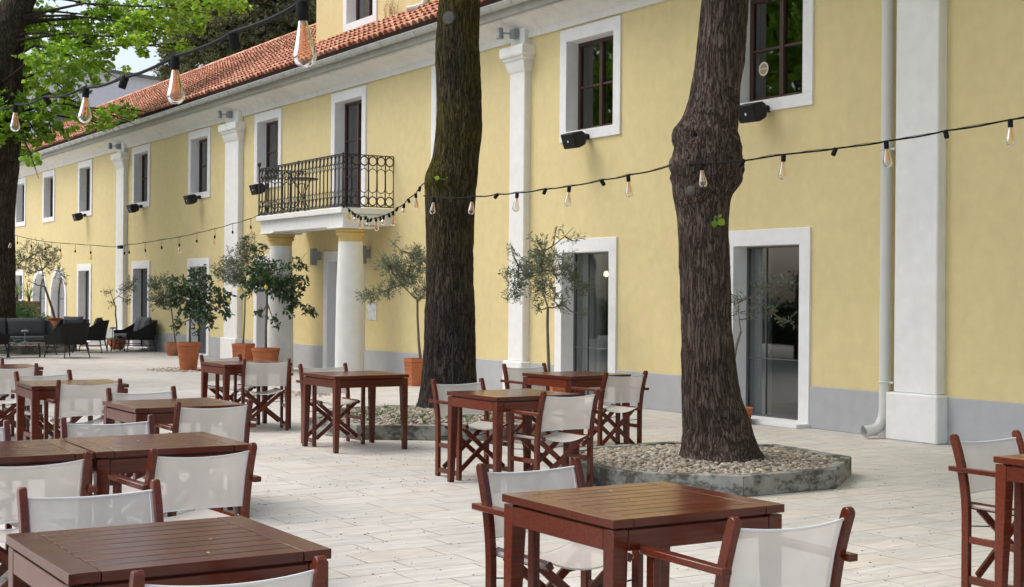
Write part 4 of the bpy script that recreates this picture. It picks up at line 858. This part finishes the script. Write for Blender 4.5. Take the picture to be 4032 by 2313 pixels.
# ------------------------------------------------------------------ planters, gravel
def poly_planter(label,pts,h,mound,npeb,cen,rad):
    t=thing('tree_planter',label,'planter',(cen[0],cen[1],0),0,'kerbed tree planters'); m=MB(); P=[Vector((x-cen[0],y-cen[1],0)) for x,y in pts]; n=len(P)
    inn=[p*(1-.10/p.length) for p in P]
    for i in range(n):
        a,b=P[i],P[(i+1)%n]; c,d=inn[i],inn[(i+1)%n]; e=(b-a).normalized()*.002
        q=[a+e,b-e,d-e,c+e]; up=Vector((0,0,h))
        m.add([*q,*[v+up for v in q]],[(3,2,1,0),(4,5,6,7)]+[(j,(j+1)%4,4+(j+1)%4,4+j) for j in range(4)])
    m.build('kerb',MAT['kerb'],t,fix=True,bevel=.006)
    s=MB(); s.add([(0,0,h-.045+mound)]+[tuple(v+Vector((0,0,h-.05))) for v in inn],[(0,1+i,1+(i+1)%n) for i in range(n)]); s.build('soil',MAT['soil'],t)
    g=MB(); ico=bmesh.new(); bmesh.ops.create_icosphere(ico,subdivisions=1,radius=1); iv=[v.co.copy() for v in ico.verts]; iF=[tuple(v.index for v in f.verts) for f in ico.faces]; ico.free()
    def inside(x,y): return all(((P[(i+1)%n]-P[i]).cross(Vector((x,y,0))-P[i])).z*orient>0 for i in range(n))
    orient=1 if (P[1]-P[0]).cross(P[2]-P[1]).z>0 else -1
    k=0
    while k<npeb:
        x,y=R.uniform(-rad,rad),R.uniform(-rad,rad)
        if not inside(x*1.09,y*1.09): continue
        k+=1; sc=R.uniform(.012,.028)*(1 if R.random()<.9 else 1.4); z=h-.035+mound*max(0,1-math.hypot(x,y)/rad)+R.uniform(-.008,.014)
        q=Quaternion(rdir(),R.uniform(-.5,.5))@Quaternion((0,0,1),R.uniform(0,6)); a,b,c=sc*R.uniform(1,1.5),sc*R.uniform(.7,1),sc*R.uniform(.4,.65)
        g.add([q@Vector((v.x*a*R.uniform(.9,1.1),v.y*b*R.uniform(.9,1.1),v.z*c))+Vector((x,y,z)) for v in iv],iF)
    o=g.build('gravel',MAT['gravel'],smooth=180,loc=(cen[0],cen[1],0)); return tag(o,None,None,None,'stuff')
oct8=lambda c,ap,rot=0:[(c[0]+ap/math.cos(pi/8)*math.cos(rot+pi/8+k*pi/4),c[1]+ap/math.cos(pi/8)*math.sin(rot+pi/8+k*pi/4)) for k in range(8)]
pb=[(-8.30,-4.60),(-8.29,-3.62),(-8.86,-2.86),(-9.95,-2.72),(-10.62,-3.45),(-10.60,-4.55),(-9.95,-5.22),(-8.93,-5.26)]
poly_planter('octagonal grey kerb planter with gravel round the brown knotted trunk',pb,.165,.05,7000,(-9.42,-4.02),1.3)
d1=Vector((.545,.838,0)); d2=Vector((-.838,.545,0)); cA=Vector((-14.31,-3.97,0)); pa=[]
for a,b in ((.75,-1.36),(1.36,-.75),(1.36,.75),(.75,1.36),(-.75,1.36),(-1.36,.75),(-1.36,-.75),(-.75,-1.36)): q=cA+d1*a+d2*b; pa.append((q.x,q.y))
poly_planter('octagonal grey kerb planter with gravel round the mossy trunk',pa,.16,.07,7000,(cA.x,cA.y),1.6)
poly_planter('dark kerb planter under the black sofa round the leafy linden',oct8((-37.45,-3.45),1.45,.3),.2,.05,900,(-37.45,-3.45),1.6)
gp=MB()
for cx,cy,rr,nn in ((-27.4,-2.4,.75,420),(-20.1,-3.3,.6,260)):
    for _ in range(nn):
        a,r=R.uniform(0,2*pi),rr*math.sqrt(R.random()); x,y=cx+r*math.cos(a)*1.2,cy+r*math.sin(a); s=R.uniform(.02,.05); b=R.uniform(0,6)
        gp.add([(x+s*math.cos(b+k*pi/2.5),y+s*.6*math.sin(b+k*pi/2.5),.004) for k in range(5)]+[(x,y,.02)],[(k,(k+1)%5,5) for k in range(5)])
tag(gp.build('gravel_patch',MAT['gravel']),kind='stuff')
# fallen seeds and leaf bits on paving, tables and seats
li=MB()
def bit(x,y,z,s):
    b=R.uniform(0,6); li.add([(x+s*math.cos(b),y+s*math.sin(b),z+.001),(x+s*.4*math.cos(b+1.6),y+s*.4*math.sin(b+1.6),z+s*.5),(x-s*math.cos(b),y-s*math.sin(b),z+.001),(x-s*.4*math.cos(b+1.6),y-s*.4*math.sin(b+1.6),z+.002)],[(0,1,2,3)])
for _ in range(2600):
    x=R.uniform(-15,-3); y=R.gauss(-7,2.2)
    if noise.noise(Vector((x*.8,y*.8,3)))>-.15 and y<-.3: bit(x,y,.0,R.uniform(.005,.012))
for _ in range(700):
    a=R.uniform(-14,-2.5); bit(a,R.uniform(-4,-.6) if R.random()<.5 else R.gauss(-3,1.5),0,R.uniform(.004,.01))
tag(li.build('leaf_litter',MAT['litter']),kind='stuff')
li=MB()
for tx,ty,n in ((-4.44,-10.49,5),(-4.45,-8.56,9),(-7.47,-9.54,14),(-7.45,-10.37,16),(-12.6,-8.6,4),(-10,-8.57,3),(-9.8,-5.77,4)):
    for _ in range(n): bit(tx+R.uniform(-.35,.35),ty+R.uniform(-.38,.38),.7515,R.choice((.004,.005,.006,.009)))
tag(li.build('fallen_petals',MAT['petal']),kind='stuff')

wd_=MB()
for _ in range(150):
    a,r=R.uniform(0,2*pi),R.uniform(.45,1.2); p=Vector((cA.x+r*math.cos(a),cA.y+r*math.sin(a),.15))
    for k in range(5):
        d=(Vector((0,0,1))+rdir()*.7).normalized(); wd_.leaf2(p,d,d.cross(rdir()).normalized(),R.uniform(.04,.10),.014)
tag(wd_.build('weeds',MAT['leaf_shrub']),kind='stuff')
# ------------------------------------------------------------------ big trees
def catmull(P,n):
    out=[]
    for i in range(len(P)-1):
        p0,p1,p2,p3=P[max(i-1,0)],P[i],P[i+1],P[min(i+2,len(P)-1)]
        for k in range(n):
            t=k/n; out.append([.5*((2*b)+(c-a)*t+(2*a-5*b+4*c-d)*t*t+(3*b-a-3*c+d)*t**3) for a,b,c,d in zip(p0,p1,p2,p3)])
    out.append(list(P[-1])); return out
def trunk_mesh(rings,seed,base,nu=88,step=.03,amp=.012,lumps=(),flare=0,rough=None):
    # resample by height
    dense=catmull(rings,10); zz=[dense[0]]; 
    for q in dense[1:]:
        if (Vector(q[:3])-Vector(zz[-1][:3])).length>=step: zz.append(q)
    m=MB(); vs=[]; off=Vector((seed*7.3,seed*3.1,0))
    for q in zz:
        c=Vector(q[:3]); r=q[3]
        for j in range(nu):
            a=2*pi*j/nu; u=Vector((math.cos(a),math.sin(a),0)); p=c+u*r
            s=Vector((u.x*r*14,u.y*r*14,c.z*2.2))+off
            w=noise.noise(Vector((u.x*r*3,u.y*r*3,c.z*1.2))+off)
            n1=1-abs(noise.noise(s+Vector((w,w,0))*1.2))*2; n2=noise.noise(s*2.3)
            f=amp*(n1*.8+n2*.35)+.035*r*w*2
            if rough and rough[0]<c.z<rough[1]: f+=.02*math.sin(pi*(c.z-rough[0])/(rough[1]-rough[0]))*(noise.noise(p*13+off)+noise.noise(p*27+off)*.7)
            if flare: f+=flare*max(0,1-(c.z-zz[0][2])/.35)**2*(.5+.5*math.cos(a*5+seed))
            for (lx,ly,lz,rad,h,dip) in lumps:
                d=(p-Vector((lx,ly,lz))).length/rad
                if d<1.6: f+=h*math.exp(-d*d*2.2)-dip*math.exp(-d*d*14)
            vs.append(p+u*f-base)
    N=len(zz); m.add(vs,[(i*nu+j,i*nu+(j+1)%nu,(i+1)*nu+(j+1)%nu,(i+1)*nu+j) for i in range(N-1) for j in range(nu)]+[tuple((N-1)*nu+j for j in range(nu))])
    return m
def crown_leaves(m,blobs,base,L,cov,per=12,k=.85,maxd=9e9,flat=.5):
    for b in blobs:
        n=int(math.pi*b[3]*b[4]*cov/(L*L*.55)/per)+1
        for _ in range(n):
            c=in_blob(b,k)-base; od=Vector((R.uniform(-1,1),R.uniform(-1,1),R.uniform(-.45,.15))).normalized(); tw=R.uniform(.25,.5)*L*4
            for i in range(per):
                q=c+od*tw*(i/per-.5)+rdir()*L*.55
                d=(od*.5+rdir()*.7+Vector((0,0,-.55))).normalized(); up=(Vector((0,0,1))+rdir()*.75).normalized(); side=d.cross(up).normalized(); l=L*R.uniform(.6,1.15)
                m.leaf(q,d,side,l,l*.88,.18,.25)
# mossy trunk tree (left of centre)
def sprout(p,dirs,base,root,L=.07):
    m=MB(); p=Vector(p)-base
    for d,l in dirs: d=Vector(d).normalized(); m.tube([p,p+d*l*.5],.003,4); m.leaf(p+d*l*.4,d,d.cross(Vector((-.8,.5,.3))).normalized(),l,l*.85,.15,.2)
    m.build('sprout',MAT['leaf_linden'],root)
def high_crown(root,base,top,blobs,L,cov,matb,seed):
    m=MB(); top=Vector(top)-base
    for b in blobs:
        c=Vector(b[:3])-base; mid=(top+c)/2+rdir()*.3; m.tube([top,mid,c,c+(c-top)*.3],[.11,.07,.045,.015],7,False)
    m.build('branches',matb,root,smooth=60)
    f=MB(); crown_leaves(f,blobs,base,L,cov,per=10); f.build('crown',MAT['leaf_linden'],root)
bA=Vector((-15.08,-3.37,0)); tA=thing('linden_tree','big tree with dark mossy straight trunk in the planter left of centre','tree',bA,0,'big lindens on the terrace')
trunk_mesh(TRUNK_A,1,bA,nu=110,step=.024,amp=.021,flare=.05,lumps=[(-14.95,-3.62,2.99,.16,.05,.03),(-14.83,-3.58,4.9,.11,.03,0)]).build('trunk',MAT['bark_a'],tA,smooth=180)
m=MB(); m.lathe([(.0,.03),(.075,.028),(.09,.0),(.08,-.03)],14,M=Matrix.Translation(Vector((-14.885,-3.515,4.90))-bA)@Matrix.Rotation(math.radians(-58),4,'Z')@Matrix.Rotation(pi/2,4,'Y')); m.build('branch_scar',MAT['cut'],tA,smooth=50)
sprout((-14.84,-3.62,2.94),[((.3,.8,-.1),.08),((-.2,-.7,.15),.07),((.2,.9,.3),.05)],bA,tA)
HA=[(-15.2,-3.4,9.3,2.2,1.0,1),(-17.0,-4.2,9.8,1.9,1.1,1),(-13.2,-2.6,9.6,1.9,1.0,1),(-15.0,-1.6,10.0,1.8,1.1,1),(-14.6,-5.6,9.8,2.0,1.1,1),(-15.2,-3.4,11.4,2.8,1.4,1),(-12.4,-4.6,10.2,1.6,.9,1)]
high_crown(tA,bA,TRUNK_A[-1][:3],HA,.17,1.6,MAT['bark_a'],2)
bB=Vector((-9.31,-3.97,0))
KN=lambda la,z,rad,h,dip,fr=.24: (-9.385+.534*la+.76*fr,-4.085+.8455*la-.65*fr,z,rad,h,dip)
KNOTS=[KN(-.22,2.98,.12,.03,0,.12),KN(-.10,2.92,.075,.0,.10),KN(-.13,2.80,.10,.04,0),KN(.02,2.76,.12,.045,0),KN(.14,2.72,.12,.05,0,.2),KN(-.02,2.60,.10,0,.09),KN(.08,2.50,.09,.02,.03),KN(-.16,2.62,.12,.03,0),KN(.22,2.55,.13,.045,0,.1),KN(-.06,2.44,.11,.02,0)]
tB=thing('linden_tree','big tree with brown knotted trunk in the planter right of centre','tree',bB,0,'big lindens on the terrace')
mB_=trunk_mesh(TRUNK_B,2,bB,nu=110,step=.022,amp=.018,flare=.05,lumps=KNOTS,rough=(2.35,3.15)); mB_.build('trunk',MAT['bark_b'],tB,smooth=180)
for p,r,az in (((-9.60,-4.29,2.69),.075,-110),((-9.13,-4.05,2.60),.07,-20),((-9.28,-4.345,2.45),.05,-75)):
    m=MB(); m.lathe([(.0,.018),(r*.7,.016),(r,.0),(r*.9,-.03)],12,M=Matrix.Translation(Vector(p)-bB)@Matrix.Rotation(math.radians(az),4,'Z')@Matrix.Rotation(pi/2,4,'Y')); m.build('branch_scar',MAT['cut'],tB,smooth=60)
sprout((-9.17,-4.17,2.23),[((.3,.9,.1),.05),((.2,.7,-.6),.085),((0,-.1,-.9),.07)],bB,tB)
HB=[(-12.6,-2.6,7.6,1.6,.8,1),(-10.6,-1.6,7.4,1.7,.8,1),(-8.2,-1.4,7.0,1.7,.8,1),(-6.4,-4.8,7.2,1.7,.8,1),(-8.6,-6.6,7.6,1.8,.8,1),(-11.4,-6.4,7.9,1.7,.8,1),(-9.4,-4.1,7.4,1.8,.7,1),(-9.4,-4.0,8.9,2.0,.9,1),(-11.0,-4.8,9.2,1.8,1.0,1),(-7.6,-3.2,9.2,2.0,1.0,1),(-9.2,-2.0,9.4,1.8,1.0,1),(-8.8,-6.0,9.3,1.9,1.0,1),(-9.4,-4.0,10.8,2.6,1.3,1),(-6.2,-3.0,9.6,1.7,.9,1),(-7.2,-1.6,9.2,1.6,.9,1)]
high_crown(tB,bB,TRUNK_B[-1][:3],HB,.17,2.2,MAT['bark_b'],3)
tC_=thing('linden_tree','unseen third linden added outside the right edge to shade the wall','tree',(-3.6,-4.7,0),0,'big lindens on the terrace')  # unseen tree, added so its canopy shades the right-hand wall
bT=Vector((-3.6,-4.7,0)); m=MB(); m.tube([(0,0,0),(.03,0,.3),(.0,.02,2.5),(.05,0,5.2),(.0,0,6.6)],[.36,.27,.24,.22,.18],28); m.build('trunk',MAT['bark_b'],tC_,smooth=60)
HC=[(-3.6,-4.7,7.0,2.0,.9,1),(-5.2,-3.0,7.0,1.7,.8,1),(-2.0,-3.0,6.8,1.8,.8,1),(-4.0,-1.6,7.2,1.8,.8,1),(-6.2,-1.4,7.4,1.5,.8,1),(-1.0,-5.4,7.2,1.8,.8,1),(-3.4,-6.8,7.4,1.8,.8,1),(-3.6,-4.4,8.8,2.8,1.2,1),(-.5,-2.0,7.6,1.8,.9,1)]
high_crown(tC_,bT,(-3.6,-4.7,6.5),HC,.17,2.2,MAT['bark_b'],5)
# left linden with its leafy crown in view
bL=Vector((-37.79,-3.65,0)); tL=thing('linden_tree','leafy bright green linden with forked dark trunk at the left edge','tree',bL,0,'big lindens on the terrace')
trunk_mesh(LIND_TRUNK,3,bL,nu=56,step=.06,amp=.018,flare=.05).build('trunk',MAT['bark_l'],tL,smooth=180)
trunk_mesh(LIND_STEM,4,bL,nu=40,step=.06,amp=.015).build('limb',MAT['bark_l'],tL,smooth=180)
trunk_mesh(LIND_LIMB,5,bL,nu=56,step=.06,amp=.02).build('limb',MAT['bark_l'],tL,smooth=180)
m=MB(); src=[Vector(q[:3])-bL for q in LIND_STEM[2:]]+[Vector(q[:3])-bL for q in LIND_LIMB[3:]]
for b in LIND:
    c=Vector(b[:3])-bL; s=min(src,key=lambda q:(q-c).length+max(0,q.z-c.z)*.6); mid=(s+c)/2+Vector((0,0,.25))+rdir()*.15
    m.tube([s,s.lerp(mid,.5)+rdir()*.1,mid,c,c+(c-mid)*.5+Vector((0,0,-.1))],[.055,.04,.03,.018,.006],6,False)
    for _ in range(4):
        e=in_blob(b)-bL; m.tube([c.lerp(mid,R.random()*.6),(c+e)/2+rdir()*.1,e],[.014,.009,.004],4,False)
m.build('branches',MAT['bark_l'],tL,smooth=60)
f=MB(); crown_leaves(f,LIND,bL,.15,3.9,per=11); f.build('crown',MAT['leaf_linden'],tL)
# conifer behind the roof
bC=Vector((-60.5,12,0)); tC=thing('conifer','large dark olive conifer rising behind the tiled roof','tree',bC)
m=MB(); m.tube([(0,0,0),(.1,.1,9),(.1,.1,16),(0,0,21)],[.45,.3,.18,.03],12,False)
for b in CONIF:
    c=Vector(b[:3])-bC; m.tube([(0.1,.1,c.z+.8),Vector((.1,.1,c.z+.8)).lerp(c,.6)+Vector((0,0,.2)),c],[.09,.06,.03],6,False)
m.build('trunk',MAT['bark_l'],tC,smooth=60)
f=MB()
for b in CONIF:
    n=int(math.pi*b[3]*b[4]*95)
    for _ in range(n):
        c=in_blob(b)-bC; od=Vector((c.x*.5+R.uniform(-1,1),c.y*.5+R.uniform(-1,1),R.uniform(-.5,.3))).normalized(); tw=R.uniform(.35,.7)
        for i in range(16):
            q=c+od*tw*(i/16-.5)+rdir()*.06; d=(od*.5+rdir()*.8+Vector((0,0,-.25))).normalized(); f.leaf2(q,d,d.cross(rdir()).normalized(),R.uniform(.12,.22),R.uniform(.05,.09))
f.build('crown',MAT['leaf_conif'],tC)
# planting behind the lounge
bS=Vector((-40.2,-2.95,0)); tS=thing('green_shrub','dense green shrub behind the black sofa','shrub',bS); f=MB(); s_=MB()
for _ in range(800):
    v=inball(); v.z=abs(v.z); p=Vector((v.x*.8,v.y*1.15,.15+v.z*1.0)); d0=(Vector((v.x,v.y,.9))+rdir()*.5).normalized(); s_.tube([(v.x*.3,v.y*.3,0),p],[.006,.003],3,False) if R.random()<.3 else None
    for i in range(22):
        q=p+d0*(i/22)*.26; d=(d0*.7+rdir()).normalized(); f.leaf2(q,d,d.cross(rdir()).normalized(),R.uniform(.05,.09),.026)
f.build('foliage',MAT['leaf_shrub'],tS); s_.build('stems',MAT['twig'],tS)
pz=thing('wooden_planter','tall brown wooden planter box behind the shrub','planter',(-44.4,-1.9,0)); m=MB()
for k in range(6): m.box(-.35,.35,-.75,.75,.02+k*.205,.02+k*.205+.198)
m.build('planks',MAT['plankwood'],pz,bevel=.008); m=MB(); m.box(-.33,.33,-.73,.73,1.2,1.235); m.build('soil',MAT['soil'],pz)
yu=thing('yucca','spiky yucca growing in the tall wooden planter','plant',(-44.4,-2.0,1.22)); f=MB()
for cy,hh in ((-.3,.35),(.25,.2),(.6,.1)):
    for _ in range(46):
        a=R.uniform(0,2*pi); el=R.uniform(-.1,1.3); d=Vector((math.cos(a)*math.cos(el),math.sin(a)*math.cos(el),math.sin(el))); p=Vector((0,cy,hh)); L=R.uniform(.45,.75); sd=d.cross(Vector((0,0,1))).normalized()
        f.add([p-sd*.012,p+sd*.012,p+d*L*.6+sd*.014+Vector((0,0,-.03)),p+d*L*.6-sd*.014+Vector((0,0,-.03)),p+d*L+Vector((0,0,-.15*L))],[(0,1,2,3),(3,2,4)])
f.build('leaves',MAT['leaf_yucca'],yu); m=MB()
for cy,hh in ((-.3,.35),(.25,.2),(.6,.1)): m.tube([(0,cy,0),(0,cy,hh+.03)],.04,8)
m.build('stem',MAT['twig'],yu)
# ------------------------------------------------------------------ string lights
def bulb_parts(tilt=0):
    so=MB(); so.lathe([(.0,.004),(.016,.004),(.019,-.004),(.019,-.05),(.017,-.058),(.0,-.058)],12)
    st=MB(); st.lathe([(.014,-.056),(.016,-.07),(.022,-.095),(.031,-.135),(.037,-.162),(.036,-.174),(.029,-.189),(.014,-.199),(.002,-.2)],16,cap=False)
    gl=MB(); gl.lathe([(.013,-.056),(.016,-.066),(.028,-.082),(.034,-.102),(.031,-.12),(.02,-.134),(.002,-.139)],16,cap=False)
    fi=MB()
    for k in range(4):
        a=k*pi/2+.4; fi.tube([(.006*math.cos(a),.006*math.sin(a),-.085),(.016*math.cos(a),.016*math.sin(a),-.155)],.0028,4)
    fi.tube([(0,0,-.058),(0,0,-.09)],.006,6)
    return so,st,gl,fi
def mesh_of(mb,name,mat,sm=60):
    o=mb.build(name,mat,smooth=sm); me=o.data; bpy.data.objects.remove(o); return me
so,st_,gl_,fi_=bulb_parts(); ME_SO=mesh_of(so,'socket',MAT['rubber']); ME_ST=mesh_of(st_,'bulb',MAT['bulb'],180); ME_SC=mesh_of(st_,'bulb',MAT['bulbclear'],180); ME_GL=mesh_of(gl_,'bulb',MAT['bulb'],180); ME_FI=mesh_of(fi_,'filament',MAT['filament'])
def put(name,me,parent,loc,rot=(0,0,0)):
    o=bpy.data.objects.new(name,me); COL.objects.link(o); o.parent=parent; o.location=loc; o.rotation_euler=rot; return o
def string(label,data,drop=0,cr=.0062,globes=False,clear=False,group='string lights'):
    base=Vector(data[0][:3]); root=thing('string_light',label,'string light',base,0,group); P=[Vector(d[:3])-base for d in data]
    cb=MB(); pts=[]
    for i in range(len(P)-1):
        for k in range(6):
            t=k/6; pts.append(P[i].lerp(P[i+1],t)+Vector((0,0,-.012*(P[i+1]-P[i]).length*math.sin(pi*t)))+Vector((0,0,.002*math.sin(5*t+i))))
    pts.append(P[-1]); cb.tube(pts,cr,6)
    cb.tube([p+Vector((0,0,.007+.005*math.sin(i*1.1))) for i,p in enumerate(pts)],.002,4); cb.build('cable',MAT['rubber'],root,smooth=60)
    nb=0
    for i,d in enumerate(data):
        k=int(d[3]); p=P[i]
        if k==0: continue
        if k==3:
            m=MB(); m.box(p.x-.12,p.x+.1,p.y-.04,p.y+.04,p.z-.05,p.z+.03); m.build('junction_box',MAT['black'],root,bevel=.012); continue
        if drop:
            m=MB(); m.tube([p,p+Vector((0,0,-drop))],.004,4); m.build('pendant_cord',MAT['rubber'],root); p=p+Vector((0,0,-drop))
        rot=(R.uniform(-.12,.12),R.uniform(-.12,.12),R.uniform(0,6)) if (k==1 or drop) else (R.choice((-1,1))*R.uniform(.1,.9),R.uniform(-.5,.5),R.uniform(0,6))
        put('socket',ME_SO,root,p,rot)
        if k==1:
            nb+=1; g=globes and nb%2==0
            b=put('bulb',ME_GL if g else (ME_SC if clear else ME_ST),root,p,rot)
            if not drop: put('filament',ME_FI,b,(0,0,.0),(0,0,0)) if not g else None
    return root
string('nearest string of large amber bulbs hanging across the top left',S1,cr=.0072)
string('string of clear bulbs from the mossy trunk past the brown trunk to the right',S2,clear=True,cr=.007)
string('sagging string of small amber bulbs between the balcony corner and the mossy trunk',S3,globes=True)
string('far string with hanging pendant bulbs between linden and balcony',S4,drop=.15)
# ------------------------------------------------------------------ trees across the court seen mirrored in the panes
for x,y,sc,l in ((-33.0,-13.5,1.0,'linden across the court, mirrored in the windows'),):
    base=Vector((x,y,0)); t=thing('linden_tree','linden out of the frame on the left, seen mirrored in the upper panes','tree',base,0,'big lindens on the terrace')
    m=MB(); m.tube([(0,0,0),(.05,0,2.5),(0,.1,5),(.1,0,8)],[.36,.3,.26,.14],14); m.build('trunk',MAT['bark_l'],t,smooth=60)
    bl=[(x+R.uniform(-3.5,3.5),y+R.uniform(-3.5,3.5),R.uniform(3.6,10.5),1.7,1.1,1) for _ in range(40)]
    m=MB()
    for b in bl: m.tube([(0,.1,5+R.uniform(-1,1.5)),Vector(b[:3])-base],[.07,.02],5,False)
    m.build('branches',MAT['bark_l'],t); f=MB(); crown_leaves(f,bl,base,.24,2.6,per=10); f.build('crown',MAT['leaf_linden'],t)
    for (qx,qy) in ((-26.0,-12.8),(-41.5,-17.0)):
        c=copy_tree(t); c.location=(qx,qy,0); c.rotation_euler=(0,0,qx)
hg=thing('hedge','unseen dark hedge added across the court to darken the door glass reflections','hedge',(-30,-21,0)); m=MB(); m.box(-24,24,-.6,.6,0,1.2); m.build('stems',MAT['soil'],hg); f=MB()  # added out of view to give the door glass something dark to reflect
for _ in range(9000):
    p=Vector((R.uniform(-24.2,24.2),R.choice((.65,.7,.6)) if R.random()<.75 else R.uniform(-.6,.6),R.uniform(.05,1.3))); 
    if p.y<.6: p.z=R.uniform(1.15,1.4)
    d=(Vector((0,.5,.3))+rdir()).normalized(); f.leaf2(p,d,d.cross(rdir()).normalized(),R.uniform(.12,.22),.10)
f.build('foliage',MAT['leaf_lemon'],hg)
# ------------------------------------------------------------------ light, camera
EL,AZ=math.radians(58),None
sd=Vector((-.50,-.62,0)).normalized()   # towards the sun, on plan
sun=bpy.data.lights.new('sun','SUN'); sun.energy=SUN_E; sun.angle=math.radians(35); sun.color=(1,.965,.91)
so_=bpy.data.objects.new('sun',sun); COL.objects.link(so_)
dv=Vector((sd.x*math.cos(EL),sd.y*math.cos(EL),math.sin(EL))); so_.rotation_euler=dv.to_track_quat('Z','Y').to_euler()
wd=bpy.data.worlds.new('World'); scene.world=wd; wd.use_nodes=True; nt=wd.node_tree; nt.nodes.clear()
sky=nt.nodes.new('ShaderNodeTexSky'); sky.sky_type='NISHITA'; sky.sun_disc=False; sky.sun_elevation=EL; sky.sun_rotation=math.atan2(sd.x,sd.y)
sky.air_density=1.0; sky.dust_density=4.0; sky.ozone_density=.6
bg=nt.nodes.new('ShaderNodeBackground'); bg.inputs[1].default_value=SKY_E; ow=nt.nodes.new('ShaderNodeOutputWorld')
hs=nt.nodes.new('ShaderNodeHueSaturation'); hs.inputs['Saturation'].default_value=.7; nt.links.new(sky.outputs[0],hs.inputs['Color']); nt.links.new(hs.outputs[0],bg.inputs[0]); nt.links.new(bg.outputs[0],ow.inputs[0])
cam=bpy.data.cameras.new('camera'); co=bpy.data.objects.new('camera',cam); COL.objects.link(co)
rt=Vector((0.53393337,0.8454888,0.00798994)); up=Vector((-0.00339115,-0.00730824,0.99996754)); fw=Vector((-0.84551975,0.53394314,0.00103494))
co.matrix_world=Matrix(((rt.x,up.x,-fw.x,0),(rt.y,up.y,-fw.y,-11.98139871),(rt.z,up.z,-fw.z,1.55302831),(0,0,0,1)))
cam.sensor_width=36; cam.lens=49.683; cam.clip_start=.05; cam.clip_end=600; scene.camera=co
scene.view_settings.view_transform='Standard'; scene.view_settings.look='None'; scene.view_settings.exposure=EXPO; scene.view_settings.gamma=1
scene.render.engine='CYCLES'; scene.cycles.max_bounces=8; scene.cycles.transparent_max_bounces=16; scene.cycles.use_denoising=True
scene.cycles.sample_clamp_indirect=6
